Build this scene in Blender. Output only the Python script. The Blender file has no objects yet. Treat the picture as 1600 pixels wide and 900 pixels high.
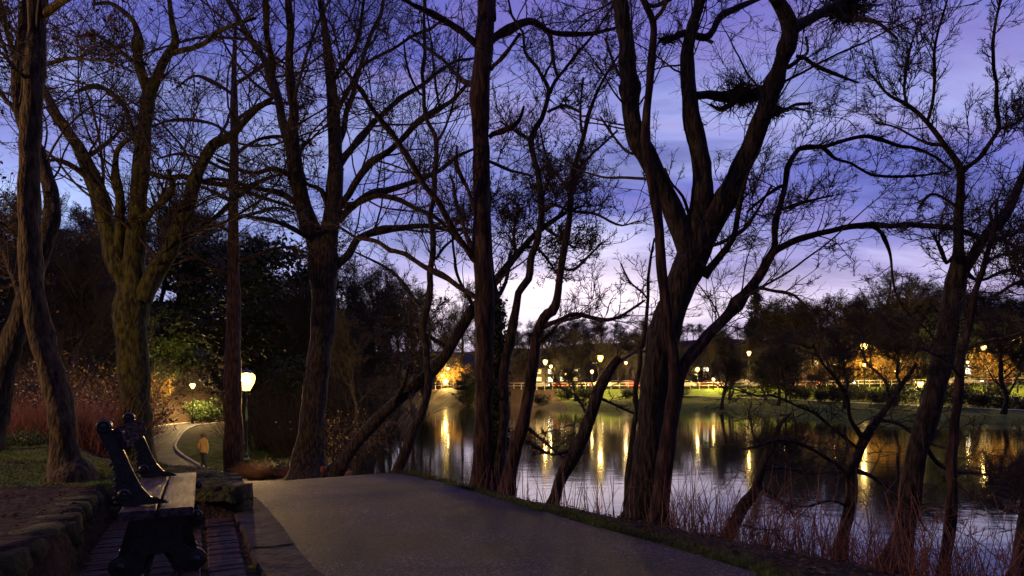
import bpy, bmesh, math, random
import numpy as np
from mathutils import Vector, Matrix, Quaternion

rnd = random.Random(7)
RG = np.random.default_rng(11)
sc = bpy.context.scene
COL = sc.collection

# ------------------------------------------------------------------ camera, world, exposure
F, CX, YH, CAMH = 950.0, 800.0, 612.0, 1.25       # focal length in photo pixels, horizon row, camera height
cam_d = bpy.data.cameras.new('camera'); cam = bpy.data.objects.new('camera', cam_d); COL.objects.link(cam)
cam.location = (0, 0, CAMH); cam.rotation_euler = (math.radians(90), 0, 0)
cam_d.sensor_width = 36; cam_d.lens = 36 * F / 1600; cam_d.shift_y = (YH - 450) / 1600
cam_d.clip_start = 0.05; cam_d.clip_end = 3000
sc.camera = cam
vs = sc.view_settings
vs.view_transform = 'Standard'; vs.look = 'None'; vs.exposure = 0.32; vs.gamma = 1.0; vs.use_curve_mapping = False
sc.cycles.max_bounces = 5; sc.cycles.diffuse_bounces = 2; sc.cycles.glossy_bounces = 3; sc.cycles.transmission_bounces = 3
sc.cycles.sample_clamp_indirect = 3.0; sc.cycles.sample_clamp_direct = 30.0
sc.cycles.use_denoising = True
sc.cycles.caustics_reflective = False; sc.cycles.caustics_refractive = False

world = bpy.data.worlds.new('World'); sc.world = world; world.use_nodes = True
def build_world():
    nt = world.node_tree; N = nt.nodes; L = nt.links; N.clear()
    def n(t, **k):
        a = N.new(t)
        for q, v in k.items(): setattr(a, q, v)
        return a
    def m(op, a, b=None, c=None, clamp=False):
        x = n('ShaderNodeMath', operation=op); x.use_clamp = clamp
        for i, v in enumerate((a, b, c)):
            if v is None: continue
            if isinstance(v, (int, float)): x.inputs[i].default_value = v
            else: L.new(v, x.inputs[i])
        return x.outputs[0]
    tc = n('ShaderNodeTexCoord'); sp = n('ShaderNodeSeparateXYZ'); L.new(tc.outputs['Generated'], sp.inputs[0])
    X, Y, Z = sp.outputs
    zz = m('MAXIMUM', Z, 0.0)
    # cloud deck seen in perspective: project the direction on to a high plane
    den = m('ADD', zz, 0.16)
    cx = m('DIVIDE', X, den); cy = m('DIVIDE', Y, den)
    cv = n('ShaderNodeCombineXYZ'); L.new(m('MULTIPLY', cx, 0.75), cv.inputs[0]); L.new(m('MULTIPLY', cy, 1.5), cv.inputs[1])
    rot = n('ShaderNodeVectorRotate'); rot.rotation_type = 'Z_AXIS'; rot.inputs['Angle'].default_value = math.radians(-14)
    L.new(cv.outputs[0], rot.inputs['Vector'])
    def noise(scale, detail, rough, dist, off):
        mp = n('ShaderNodeVectorMath', operation='ADD'); L.new(rot.outputs[0], mp.inputs[0]); mp.inputs[1].default_value = off
        t = n('ShaderNodeTexNoise'); t.inputs['Scale'].default_value = scale; t.inputs['Detail'].default_value = detail
        t.inputs['Roughness'].default_value = rough; t.inputs['Distortion'].default_value = dist
        L.new(mp.outputs[0], t.inputs['Vector']); return t.outputs['Fac']
    n1 = noise(0.85, 7, 0.55, 0.35, (3.1, 0.4, 0)); n2 = noise(1.7, 6, 0.6, 0.5, (9.7, 5.2, 0))
    def ramp(fac, stops):
        r = n('ShaderNodeValToRGB'); e = r.color_ramp.elements
        while len(e) < len(stops): e.new(0.5)
        for q, (p, c) in zip(e, stops): q.position = p; q.color = (*c, 1)
        L.new(fac, r.inputs[0]); return r.outputs[0]
    def mix(f, a, b, bt='MIX'):
        x = n('ShaderNodeMix', data_type='RGBA', blend_type=bt)
        if isinstance(f, (int, float)): x.inputs[0].default_value = f
        else: L.new(f, x.inputs[0])
        for s, v in ((x.inputs[6], a), (x.inputs[7], b)):
            if isinstance(v, tuple): s.default_value = (*v, 1)
            else: L.new(v, s)
        return x.outputs[2]
    base = ramp(zz, [(0.0, (.30, .21, .40)), (0.10, (.23, .18, .42)), (0.20, (.155, .17, .53)), (0.36, (.12, .135, .50)), (0.56, (.115, .12, .47)), (1.0, (.045, .05, .2))])
    # evening light left in the sky behind the lake
    gd = Vector((0.10, 1.0, 0.135)).normalized()
    dot = n('ShaderNodeVectorMath', operation='DOT_PRODUCT'); L.new(tc.outputs['Generated'], dot.inputs[0]); dot.inputs[1].default_value = gd
    dx = m('SUBTRACT', X, gd.x); dz = m('SUBTRACT', Z, gd.z)
    q = m('ADD', m('MULTIPLY', m('MULTIPLY', dx, dx), 7.0), m('MULTIPLY', m('MULTIPLY', dz, dz), 150))
    front = m('GREATER_THAN', Y, 0.0)
    glow = m('MULTIPLY', m('EXPONENT', m('MULTIPLY', q, -1.0)), front)
    # paler, bluer light behind the left wood
    ex = m('ADD', X, 0.55); ez = m('SUBTRACT', Z, 0.2); q3 = m('ADD', m('MULTIPLY', m('MULTIPLY', ex, ex), 9.0), m('MULTIPLY', m('MULTIPLY', ez, ez), 60)); glow2 = m('MULTIPLY', m('EXPONENT', m('MULTIPLY', q3, -1.0)), front)
    # thin bright clouds, more of them low down
    lit = ramp(n1, [(0.47, (0, 0, 0)), (0.62, (1, 1, 1))])
    low = ramp(zz, [(0.10, (.85, .85, .85)), (0.30, (.6, .6, .6)), (0.5, (.2, .2, .2))])
    rose = ramp(n2, [(0.50, (0, 0, 0)), (0.68, (1, 1, 1))])
    c = mix(mix(1.0, lit, low, 'MULTIPLY'), base, (.60, .64, .98))
    c = mix(mix(1.0, rose, (.42, .42, .42), 'MULTIPLY'), c, (.34, .21, .46))
    dark = ramp(n2, [(0.36, (.58, .58, .66)), (0.5, (1, 1, 1))])
    c = mix(1.0, c, dark, 'MULTIPLY')
    c = mix(m('MULTIPLY', glow2, m('ADD', m('MULTIPLY', n1, 3.2), -0.75), clamp=True), c, (.46, .60, 1.02))
    gm = m('MULTIPLY', glow, m('ADD', m('MULTIPLY', n1, 3.4), -0.75), clamp=True)
    c = mix(gm, c, (1.02, .84, .99))
    # the sky overhead and opposite the sunset is already night
    c = mix(ramp(m('ADD', m('MULTIPLY', Y, 0.5), 0.5), [(0.30, (1, 1, 1)), (0.58, (0, 0, 0))]), c, (.045, .034, .10))
    c = mix(ramp(zz, [(0.62, (0, 0, 0)), (0.9, (1, 1, 1))]), c, (.13, .10, .27))
    # below the horizon nothing shines
    dn = m('GREATER_THAN', Z, -0.02)
    c2 = mix(dn, (.01, .01, .015), c)
    sky = n('ShaderNodeTexSky', sky_type='NISHITA'); sky.sun_disc = False
    sky.sun_elevation = math.radians(-2.0); sky.sun_rotation = math.radians(10)
    bg1 = n('ShaderNodeBackground'); L.new(c2, bg1.inputs[0]); bg1.inputs[1].default_value = 0.98
    bg2 = n('ShaderNodeBackground'); L.new(sky.outputs[0], bg2.inputs[0]); bg2.inputs[1].default_value = 0.05
    ad = n('ShaderNodeAddShader'); L.new(bg1.outputs[0], ad.inputs[0]); L.new(bg2.outputs[0], ad.inputs[1])
    out = n('ShaderNodeOutputWorld'); L.new(ad.outputs[0], out.inputs[0])
build_world()

# ------------------------------------------------------------------ helpers
def P(px, py, Y):
    return Vector(((px - CX) / F * Y, Y, CAMH - (py - YH) / F * Y))

def mk(name, cols, rough=0.8, nscale=4.0, bump=0.0, bscale=20.0, emit=None, estr=0.0, metal=0.0, spec=0.4, coat=0.0, stretch=(1, 1, 1), pos=(0.35, 0.65), detail=6, bdist=0.02):
    mt = bpy.data.materials.new(name); mt.use_nodes = True
    nt = mt.node_tree; N = nt.nodes; L = nt.links
    b = N['Principled BSDF']
    b.inputs['Roughness'].default_value = rough; b.inputs['Metallic'].default_value = metal
    b.inputs['Specular IOR Level'].default_value = spec; b.inputs['Coat Weight'].default_value = coat
    tc = N.new('ShaderNodeTexCoord'); mp = N.new('ShaderNodeMapping'); mp.inputs['Scale'].default_value = stretch
    L.new(tc.outputs['Object'], mp.inputs['Vector'])
    if len(cols) > 1:
        t = N.new('ShaderNodeTexNoise'); t.inputs['Scale'].default_value = nscale; t.inputs['Detail'].default_value = detail
        L.new(mp.outputs[0], t.inputs['Vector'])
        r = N.new('ShaderNodeValToRGB'); e = r.color_ramp.elements
        while len(e) < len(cols): e.new(0.5)
        for i, c in enumerate(cols):
            e[i].position = pos[0] + (pos[1] - pos[0]) * i / (len(cols) - 1); e[i].color = (*c, 1)
        L.new(t.outputs['Fac'], r.inputs[0]); L.new(r.outputs[0], b.inputs['Base Color'])
    else:
        b.inputs['Base Color'].default_value = (*cols[0], 1)
    if bump > 0:
        t2 = N.new('ShaderNodeTexNoise'); t2.inputs['Scale'].default_value = bscale; t2.inputs['Detail'].default_value = 5
        L.new(mp.outputs[0], t2.inputs['Vector'])
        bp = N.new('ShaderNodeBump'); bp.inputs['Strength'].default_value = bump; bp.inputs['Distance'].default_value = bdist
        L.new(t2.outputs['Fac'], bp.inputs['Height']); L.new(bp.outputs[0], b.inputs['Normal'])
    if emit is not None:
        b.inputs['Emission Color'].default_value = (*emit, 1); b.inputs['Emission Strength'].default_value = estr
    return mt

M = {}
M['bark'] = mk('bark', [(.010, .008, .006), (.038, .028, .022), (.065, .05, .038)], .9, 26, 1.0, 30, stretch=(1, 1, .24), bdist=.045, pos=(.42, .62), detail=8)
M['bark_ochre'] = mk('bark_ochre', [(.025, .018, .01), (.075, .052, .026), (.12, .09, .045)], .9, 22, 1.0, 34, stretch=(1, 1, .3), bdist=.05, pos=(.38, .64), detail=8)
M['bark_red'] = mk('bark_red', [(.016, .008, .006), (.05, .028, .021), (.085, .047, .034)], .9, 20, 1.0, 26, stretch=(1, 1, .2), bdist=.04, pos=(.42, .62), detail=8)
M['bark_moss'] = mk('bark_moss', [(.014, .011, .007), (.045, .042, .012), (.085, .09, .018)], .9, 15, 1.0, 30, stretch=(1, 1, .35), bdist=.06, pos=(.38, .62), detail=8)
M['twig'] = mk('twig', [(.04, .028, .022)], .8)
M['twig_far'] = mk('twig_far', [(.03, .024, .02)], .85)
M['evergreen'] = mk('evergreen', [(.012, .02, .01), (.03, .045, .018)], .7, .8)
M['ivy'] = mk('ivy', [(.015, .03, .012), (.045, .07, .025)], .45, 5)
M['dry_leaf'] = mk('dry_leaf', [(.05, .025, .012), (.13, .065, .025)], .7, 5)
M['leaf_green'] = mk('leaf_green', [(.03, .06, .015), (.09, .14, .03)], .45, 4)
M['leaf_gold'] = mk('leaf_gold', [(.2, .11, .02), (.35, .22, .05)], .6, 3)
M['blossom'] = mk('blossom', [(.6, .42, .42), (.75, .65, .6)], .6, 3)
M['straw'] = mk('straw', [(.22, .12, .04), (.38, .24, .09)], .7, 5)
M['redstem'] = mk('redstem', [(.14, .055, .04), (.32, .13, .085)], .6, 3)
M['reed'] = mk('reed', [(.2, .10, .07), (.42, .24, .16)], .7, 3)
M['grass'] = mk('grass', [(.03, .045, .008), (.08, .12, .015), (.14, .17, .03)], .75, 1.5)
M['iron'] = mk('iron', [(.012, .018, .017), (.035, .045, .042)], .3, 30, .35, 60, spec=.6, bdist=.006)
M['wood'] = mk('wood', [(.03, .022, .024), (.095, .075, .08)], .5, 9, .8, 50, stretch=(5, .5, 5), spec=.32, bdist=.008, pos=(.42, .6))
M['wood_dry'] = mk('wood_dry', [(.025, .018, .022), (.07, .052, .062)], .95, 9, .6, 50, stretch=(5, .5, 5), spec=.0, bdist=.006, pos=(.42, .6))
M['stone'] = mk('stone', [(.05, .035, .022), (.10, .07, .045), (.07, .085, .03)], .9, 5, 1.0, 16, bdist=.03)
M['stone_moss'] = mk('stone_moss', [(.035, .03, .018), (.06, .065, .02), (.085, .06, .035)], .95, 6, 1.0, 22, bdist=.04)
M['turf'] = mk('turf', [(.02, .014, .009), (.05, .05, .014), (.07, .085, .02)], .95, 14, 1.0, 30, bdist=.05)
M['brick'] = mk('brick', [(.035, .02, .015), (.10, .05, .036), (.07, .05, .042)], .5, 9, 1.0, 36, bdist=.02)
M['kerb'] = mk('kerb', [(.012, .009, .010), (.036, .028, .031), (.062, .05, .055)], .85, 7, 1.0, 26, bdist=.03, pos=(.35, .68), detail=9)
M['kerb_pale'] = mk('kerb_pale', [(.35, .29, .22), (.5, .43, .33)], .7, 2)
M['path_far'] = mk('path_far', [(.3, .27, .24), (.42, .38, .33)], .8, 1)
M['postgreen'] = mk('postgreen', [(.01, .03, .02)], .35, spec=.6)
def glass(name, col, s_, tr):
    mt = bpy.data.materials.new(name); mt.use_nodes = True; nt = mt.node_tree; N = nt.nodes; N.remove(N['Principled BSDF'])
    e = N.new('ShaderNodeEmission'); e.inputs[0].default_value = (*col, 1); e.inputs[1].default_value = s_; t = N.new('ShaderNodeBsdfTransparent'); m_ = N.new('ShaderNodeMixShader'); m_.inputs[0].default_value = tr
    nt.links.new(t.outputs[0], m_.inputs[1]); nt.links.new(e.outputs[0], m_.inputs[2]); nt.links.new(m_.outputs[0], N['Material Output'].inputs[0]); mt.cycles.emission_sampling = 'NONE'; return mt
M['glow_glass'] = glass('glow_glass', (1.0, .60, .14), 5.0, .6); M['amber_glass'] = glass('amber_glass', (1.0, .50, .10), 4.5, .6)
M['lamp_glass'] = mk('lamp_glass', [(.8, .7, .5)], .3, emit=(1.0, .60, .20), estr=4200)
M['lamp_rear'] = mk('lamp_rear', [(.8, .7, .5)], .3, emit=(1.0, .55, .20), estr=6500)
M['lamp_far'] = mk('lamp_far', [(.8, .7, .5)], .3, emit=(1.0, .66, .25), estr=15000)
M['lamp_street'] = mk('lamp_street', [(.8, .7, .5)], .3, emit=(1.0, .62, .17), estr=6500)
M['lamp_small'] = mk('lamp_small', [(.8, .7, .5)], .3, emit=(1.0, .68, .2), estr=4000)
M['window_lit'] = mk('window_lit', [(.5, .4, .2)], .4, emit=(1.0, .68, .25), estr=2.2)
M['window_pale'] = mk('window_pale', [(.5, .4, .2)], .4, emit=(1.0, .88, .6), estr=3.0)
M['window_dark'] = mk('window_dark', [(.02, .02, .03)], .15)
M['render_wall'] = mk('render_wall', [(.40, .34, .24), (.52, .45, .33)], .85, .5, .2, 8)
M['brick_wall'] = mk('brick_wall', [(.16, .09, .06), (.24, .13, .08)], .85, .6, .2, 8)
M['roof'] = mk('roof', [(.03, .028, .03), (.06, .05, .05)], .7, .6)
M['white'] = mk('white', [(.55, .53, .5), (.7, .68, .64)], .6, 2)
M['rail'] = mk('rail', [(.5, .46, .38), (.6, .56, .48)], .6, 2)
M['tyre'] = mk('tyre', [(.02, .02, .02)], .8)
M['tail'] = mk('tail', [(.4, .02, .01)], .4, emit=(1.0, .05, .02), estr=14)
M['head'] = mk('head', [(.8, .8, .75)], .3, emit=(1.0, .92, .7), estr=22)
M['skin'] = mk('skin', [(.45, .27, .18)], .6)
M['jacket'] = mk('jacket', [(.36, .25, .09), (.42, .30, .12)], .8, 6)
M['trousers'] = mk('trousers', [(.03, .03, .04)], .8)
M['hair'] = mk('hair', [(.10, .05, .025)], .7)
M['binorange'] = mk('binorange', [(.2, .04, .02)], .6)
for k in ('window_lit', 'window_pale', 'tail', 'head'):
    M[k].cycles.emission_sampling = 'NONE'

def asphalt():
    mt = bpy.data.materials.new('asphalt'); mt.use_nodes = True; nt = mt.node_tree; N = nt.nodes; L = nt.links; b = N['Principled BSDF']
    tc = N.new('ShaderNodeTexCoord')
    a = N.new('ShaderNodeTexNoise'); a.inputs['Scale'].default_value = 0.9; a.inputs['Detail'].default_value = 8; L.new(tc.outputs['Object'], a.inputs['Vector'])
    r = N.new('ShaderNodeValToRGB'); r.color_ramp.elements[0].position = .42; r.color_ramp.elements[0].color = (.036, .029, .042, 1)
    r.color_ramp.elements[1].position = .6; r.color_ramp.elements[1].color = (.10, .080, .112, 1); L.new(a.outputs['Fac'], r.inputs[0])
    v = N.new('ShaderNodeTexVoronoi'); v.inputs['Scale'].default_value = 85; L.new(tc.outputs['Object'], v.inputs['Vector'])
    mx = N.new('ShaderNodeMix'); mx.data_type = 'RGBA'; mx.blend_type = 'MULTIPLY'; mx.inputs[0].default_value = .9
    L.new(r.outputs[0], mx.inputs[6]); L.new(v.outputs['Color'], mx.inputs[7])
    sp = N.new('ShaderNodeSeparateColor'); L.new(v.outputs['Color'], sp.inputs[0])
    pw = N.new('ShaderNodeMath'); pw.operation = 'POWER'; L.new(sp.outputs[0], pw.inputs[0]); pw.inputs[1].default_value = 5
    ma = N.new('ShaderNodeMath'); ma.operation = 'MULTIPLY_ADD'; L.new(pw.outputs[0], ma.inputs[0]); ma.inputs[1].default_value = 2.8; ma.inputs[2].default_value = .55
    vm = N.new('ShaderNodeVectorMath'); vm.operation = 'SCALE'; L.new(r.outputs[0], vm.inputs[0]); L.new(ma.outputs[0], vm.inputs['Scale'])
    L.new(vm.outputs[0], b.inputs['Base Color']); N.remove(mx)
    a3 = N.new('ShaderNodeMapRange'); a3.inputs[3].default_value = .55; a3.inputs[4].default_value = .8; L.new(a.outputs['Fac'], a3.inputs[0]); L.new(a3.outputs[0], b.inputs['Roughness'])
    b.inputs['Specular IOR Level'].default_value = .42
    n2 = N.new('ShaderNodeTexNoise'); n2.inputs['Scale'].default_value = 38; n2.inputs['Detail'].default_value = 3; L.new(tc.outputs['Object'], n2.inputs['Vector'])
    ad = N.new('ShaderNodeMath'); ad.operation = 'SUBTRACT'; L.new(n2.outputs['Fac'], ad.inputs[0]); L.new(v.outputs['Distance'], ad.inputs[1])
    bp = N.new('ShaderNodeBump'); bp.inputs['Strength'].default_value = 1.0; bp.inputs['Distance'].default_value = .035
    L.new(ad.outputs[0], bp.inputs['Height']); L.new(bp.outputs[0], b.inputs['Normal'])
    return mt
M['asphalt'] = asphalt()

def water_mat():
    mt = bpy.data.materials.new('lake_water'); mt.use_nodes = True; nt = mt.node_tree; N = nt.nodes; L = nt.links; b = N['Principled BSDF']
    b.inputs['Base Color'].default_value = (.004, .005, .007, 1); b.inputs['Roughness'].default_value = .055; b.inputs['IOR'].default_value = 1.6
    b.inputs['Specular IOR Level'].default_value = .75
    tc = N.new('ShaderNodeTexCoord'); mp = N.new('ShaderNodeMapping'); mp.inputs['Scale'].default_value = (.55, 1.6, 1); L.new(tc.outputs['Object'], mp.inputs['Vector'])
    t = N.new('ShaderNodeTexNoise'); t.inputs['Scale'].default_value = 1.6; t.inputs['Detail'].default_value = 4; L.new(mp.outputs[0], t.inputs['Vector'])
    bp = N.new('ShaderNodeBump'); bp.inputs['Strength'].default_value = .12; bp.inputs['Distance'].default_value = .03
    L.new(t.outputs['Fac'], bp.inputs['Height']); L.new(bp.outputs[0], b.inputs['Normal'])
    return mt
M['water'] = water_mat()

def ground_mat():
    mt = bpy.data.materials.new('ground_soil_moss'); mt.use_nodes = True; nt = mt.node_tree; N = nt.nodes; L = nt.links; b = N['Principled BSDF']
    tc = N.new('ShaderNodeTexCoord'); at = N.new('ShaderNodeAttribute'); at.attribute_name = 'lawn'
    def no(s, d=7):
        t = N.new('ShaderNodeTexNoise'); t.inputs['Scale'].default_value = s; t.inputs['Detail'].default_value = d; L.new(tc.outputs['Object'], t.inputs['Vector']); return t.outputs['Fac']
    def rp(f, st):
        r = N.new('ShaderNodeValToRGB'); e = r.color_ramp.elements
        while len(e) < len(st): e.new(.5)
        for q, (p, c) in zip(e, st): q.position = p; q.color = (*c, 1)
        L.new(f, r.inputs[0]); return r.outputs[0]
    soil = rp(no(9), [(.35, (.025, .017, .012)), (.55, (.06, .04, .026)), (.75, (.095, .06, .035))])
    lawn = rp(no(2.6), [(.33, (.05, .055, .012)), (.5, (.075, .12, .014)), (.68, (.13, .18, .02))])
    ad = N.new('ShaderNodeMath'); ad.operation = 'ADD'; L.new(at.outputs['Fac'], ad.inputs[0])
    sb = N.new('ShaderNodeMath'); sb.operation = 'MULTIPLY_ADD'; L.new(no(1.7), sb.inputs[0]); sb.inputs[1].default_value = 1.2; sb.inputs[2].default_value = -.6; L.new(sb.outputs[0], ad.inputs[1])
    mr = N.new('ShaderNodeMapRange'); mr.inputs[1].default_value = .35; mr.inputs[2].default_value = .65; L.new(ad.outputs[0], mr.inputs[0])
    mx = N.new('ShaderNodeMix'); mx.data_type = 'RGBA'; L.new(mr.outputs[0], mx.inputs[0]); L.new(soil, mx.inputs[6]); L.new(lawn, mx.inputs[7])
    L.new(mx.outputs[2], b.inputs['Base Color']); b.inputs['Roughness'].default_value = .9; b.inputs['Specular IOR Level'].default_value = .15
    bp = N.new('ShaderNodeBump'); bp.inputs['Strength'].default_value = 1.0; bp.inputs['Distance'].default_value = .05
    L.new(no(24, 6), bp.inputs['Height']); L.new(bp.outputs[0], b.inputs['Normal'])
    return mt
M['ground'] = ground_mat()

def link(o, parent=None):
    COL.objects.link(o)
    if parent is not None: o.parent = parent
    return o
def mesh_np(name, verts, faces, mat, parent=None, smooth=True):
    """verts (n,3); faces (m,3|4) index array"""
    me = bpy.data.meshes.new(name); verts = np.asarray(verts, dtype=np.float32); faces = np.asarray(faces, dtype=np.int32)
    k = faces.shape[1]
    me.vertices.add(len(verts)); me.vertices.foreach_set('co', verts.ravel())
    me.loops.add(faces.size); me.loops.foreach_set('vertex_index', faces.ravel())
    me.polygons.add(len(faces)); me.polygons.foreach_set('loop_start', np.arange(len(faces), dtype=np.int32) * k)
    if smooth: me.polygons.foreach_set('use_smooth', np.ones(len(faces), dtype=bool))
    me.update(calc_edges=True); me.validate()
    if mat is not None: me.materials.append(mat)
    return link(bpy.data.objects.new(name, me), parent)
def mesh_bm(name, bm, mat, parent=None, smooth=False):
    me = bpy.data.meshes.new(name); bm.normal_update(); bm.to_mesh(me); bm.free()
    if smooth:
        for p in me.polygons: p.use_smooth = True
    if isinstance(mat, (list, tuple)):
        for q in mat: me.materials.append(q)
    else: me.materials.append(mat)
    return link(bpy.data.objects.new(name, me), parent)
def tag(o, label=None, cat=None, group=None, kind=None):
    if label: o['label'] = label
    if cat: o['category'] = cat
    if group: o['group'] = group
    if kind: o['kind'] = kind
    return o
def empty(name, loc, rz=0.0):
    o = bpy.data.objects.new(name, None); COL.objects.link(o); o.location = loc; o.rotation_euler = (0, 0, rz); o.empty_display_size = .3; return o
def dup(root, loc, rz=0.0, scale=1.0, label=None, group=None):
    def cp(o, par):
        c = o.copy(); COL.objects.link(c); c.parent = par
        for ch in [q for q in KIDS.get(o.name, [])]: cp(ch, c)
        return c
    r = cp(root, None); r.location = loc; r.rotation_euler = (0, 0, rz)
    r.scale = (scale,) * 3 if isinstance(scale, (int, float)) else scale
    if label: r['label'] = label
    if group: r['group'] = group
    return r
KIDS = {}
def register(root):
    for o in [root] + list(root.children_recursive): KIDS[o.name] = list(o.children)

def box(bm, lo, hi, mi=0, jit=0.0):
    vs_ = []
    for z in (lo[2], hi[2]):
        for (x, y) in ((lo[0], lo[1]), (hi[0], lo[1]), (hi[0], hi[1]), (lo[0], hi[1])):
            vs_.append(bm.verts.new((x + rnd.uniform(-jit, jit), y + rnd.uniform(-jit, jit), z + rnd.uniform(-jit, jit))))
    for f in ((3, 2, 1, 0), (4, 5, 6, 7), (0, 1, 5, 4), (1, 2, 6, 5), (2, 3, 7, 6), (3, 0, 4, 7)):
        q = bm.faces.new([vs_[i] for i in f]); q.material_index = mi
    return vs_
def lathe(bm, prof, seg=16, c=(0, 0, 0), mi=0):
    rings = []
    for r, z in prof:
        rings.append([bm.verts.new((c[0] + r * math.cos(2 * math.pi * i / seg), c[1] + r * math.sin(2 * math.pi * i / seg), c[2] + z)) for i in range(seg)])
    for a, b in zip(rings, rings[1:]):
        for i in range(seg):
            f = bm.faces.new((a[i], a[(i + 1) % seg], b[(i + 1) % seg], b[i])); f.material_index = mi
    for rg, fl in ((rings[0], True), (rings[-1], False)):
        try: bm.faces.new(rg[::-1] if fl else rg)
        except ValueError: pass
def prism(bm, outline, y0, y1, mi=0):
    """outline in (x,z), extruded along y"""
    a = [bm.verts.new((x, y0, z)) for x, z in outline]; b = [bm.verts.new((x, y1, z)) for x, z in outline]
    n_ = len(a); fa = bm.faces.new(a); fb = bm.faces.new(b[::-1])
    for i in range(n_): bm.faces.new((a[i], b[i], b[(i + 1) % n_], a[(i + 1) % n_]))
    bmesh.ops.triangulate(bm, faces=[fa, fb])

# ------------------------------------------------------------------ terrain
def cat_rom(pts, n_):
    """Catmull-Rom through pts (k,d) -> (n_,d), even in the chord parameter"""
    pts = np.asarray(pts, float); k = len(pts)
    if k == 2: return pts[0] + (pts[1] - pts[0]) * np.linspace(0, 1, n_)[:, None]
    p = np.vstack([2 * pts[0] - pts[1], pts, 2 * pts[-1] - pts[-2]])
    cl = np.r_[0, np.cumsum(np.linalg.norm(np.diff(pts[:, :3] if pts.shape[1] > 2 else pts, axis=0), axis=1))]
    s = np.linspace(0, cl[-1], n_); i = np.clip(np.searchsorted(cl, s, side='right') - 1, 0, k - 2)
    t = ((s - cl[i]) / np.maximum(cl[i + 1] - cl[i], 1e-9))[:, None]
    a, b, c, d = p[i], p[i + 1], p[i + 2], p[i + 3]
    return .5 * ((2 * b) + (c - a) * t + (2 * a - 5 * b + 4 * c - d) * t ** 2 + (3 * b - a - 3 * c + d) * t ** 3)
def pl_dist(x, y, pl):
    """distance to polyline (k,>=2) and interpolated index parameter"""
    best = np.full(x.shape, 1e9); par = np.zeros(x.shape)
    for i in range(len(pl) - 1):
        ax, ay = pl[i][:2]; bx, by = pl[i + 1][:2]; dx, dy = bx - ax, by - ay
        t = np.clip(((x - ax) * dx + (y - ay) * dy) / (dx * dx + dy * dy + 1e-12), 0, 1)
        d = np.hypot(x - ax - t * dx, y - ay - t * dy); m_ = d < best
        best = np.where(m_, d, best); par = np.where(m_, i + t, par)
    return best, par
def inside(x, y, poly):
    r = np.zeros(x.shape, bool); n_ = len(poly); j = n_ - 1
    for i in range(n_):
        xi, yi = poly[i]; xj, yj = poly[j]
        c = ((yi > y) != (yj > y)) & (x < (xj - xi) * (y - yi) / (yj - yi + 1e-12) + xi)
        r ^= c; j = i
    return r
def sst(t): t = np.clip(t, 0, 1); return t * t * (3 - 2 * t)

ZW = -1.30
ROAD = cat_rom([(3.4, -6, 0, 1.3), (2.4, -1, 0, 1.3), (1.4, 1.8, 0, 1.3), (.75, 3.2, 0, 1.29), (.2, 4.2, 0, 1.28), (-.4, 5.1, 0, 1.27), (-1.13, 6.4, 0, 1.25), (-2.05, 7.85, 0, 1.2), (-3.2, 9.4, -.12, 1.2),
                (-5.7, 13, -.74, 1.25), (-9.3, 18.3, -1.5, 1.25), (-13.2, 24.5, -2.15, 1.3), (-17.3, 30.5, -2.52, 1.3), (-20.9, 35, -2.18, 1.3), (-23.3, 39.5, -1.93, 1.3),
                (-25.4, 44.5, -1.62, 1.3), (-26.9, 49.5, -1.5, 1.3), (-26.4, 55, -1.45, 1.3), (-24, 61, -1.4, 1.3), (-20, 66, -1.3, 1.3)], 220)
LAKE_NEAR = [(60, -12), (20, -6), (11, 0), (7, 2.6), (5.5, 4.6), (4.1, 6.3), (2.5, 7.8), (.85, 9.8), (-1.0, 13), (-3.0, 15.6), (-4.6, 18.2), (-6.0, 22), (-6.6, 27.5), (-8.8, 42), (-11.5, 73), (-13.6, 112)]
LAKE_FAR = [(-6, 112), (1, 104), (5.5, 88), (17, 81), (27, 73.5), (29.5, 60), (34, 51), (42, 44.5), (60, 38), (110, 20), (110, -12)]
def smooth_pl(p, n_): return [tuple(q) for q in cat_rom(np.array(p, float), n_)]
LN = smooth_pl(LAKE_NEAR, 70); LF = smooth_pl(LAKE_FAR, 50); LAKE = LN + LF
BAY = [(-2.75, 2.2), (-2.95, 3.9), (-3.2, 4.4), (-3.95, 5.85), (-3.95, 6.1), (-2.62, 6.1), (-1.2, 3.9), (-.3, 2.0)]
FARPATH = cat_rom([(20, 104, .9, 1.0), (28, 95, .62, 1.0), (34, 92, .4, 1.0), (39, 82, .13, 1.0), (41, 72, -.04, 1.0), (43, 63, -.2, 1.0), (46, 56, -.4, 1.0), (52, 49, -.55, 1.0), (80, 38, -.6, 1.0)], 80)
FARROAD = cat_rom([(-60, 146, 2.6, 4), (-25, 134, 2.2, 4), (5, 118, 1.9, 4), (35, 110, 1.9, 4), (60, 101, 2.1, 4), (90, 88, 2.4, 4), (150, 70, 2.6, 4)], 90)
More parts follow.
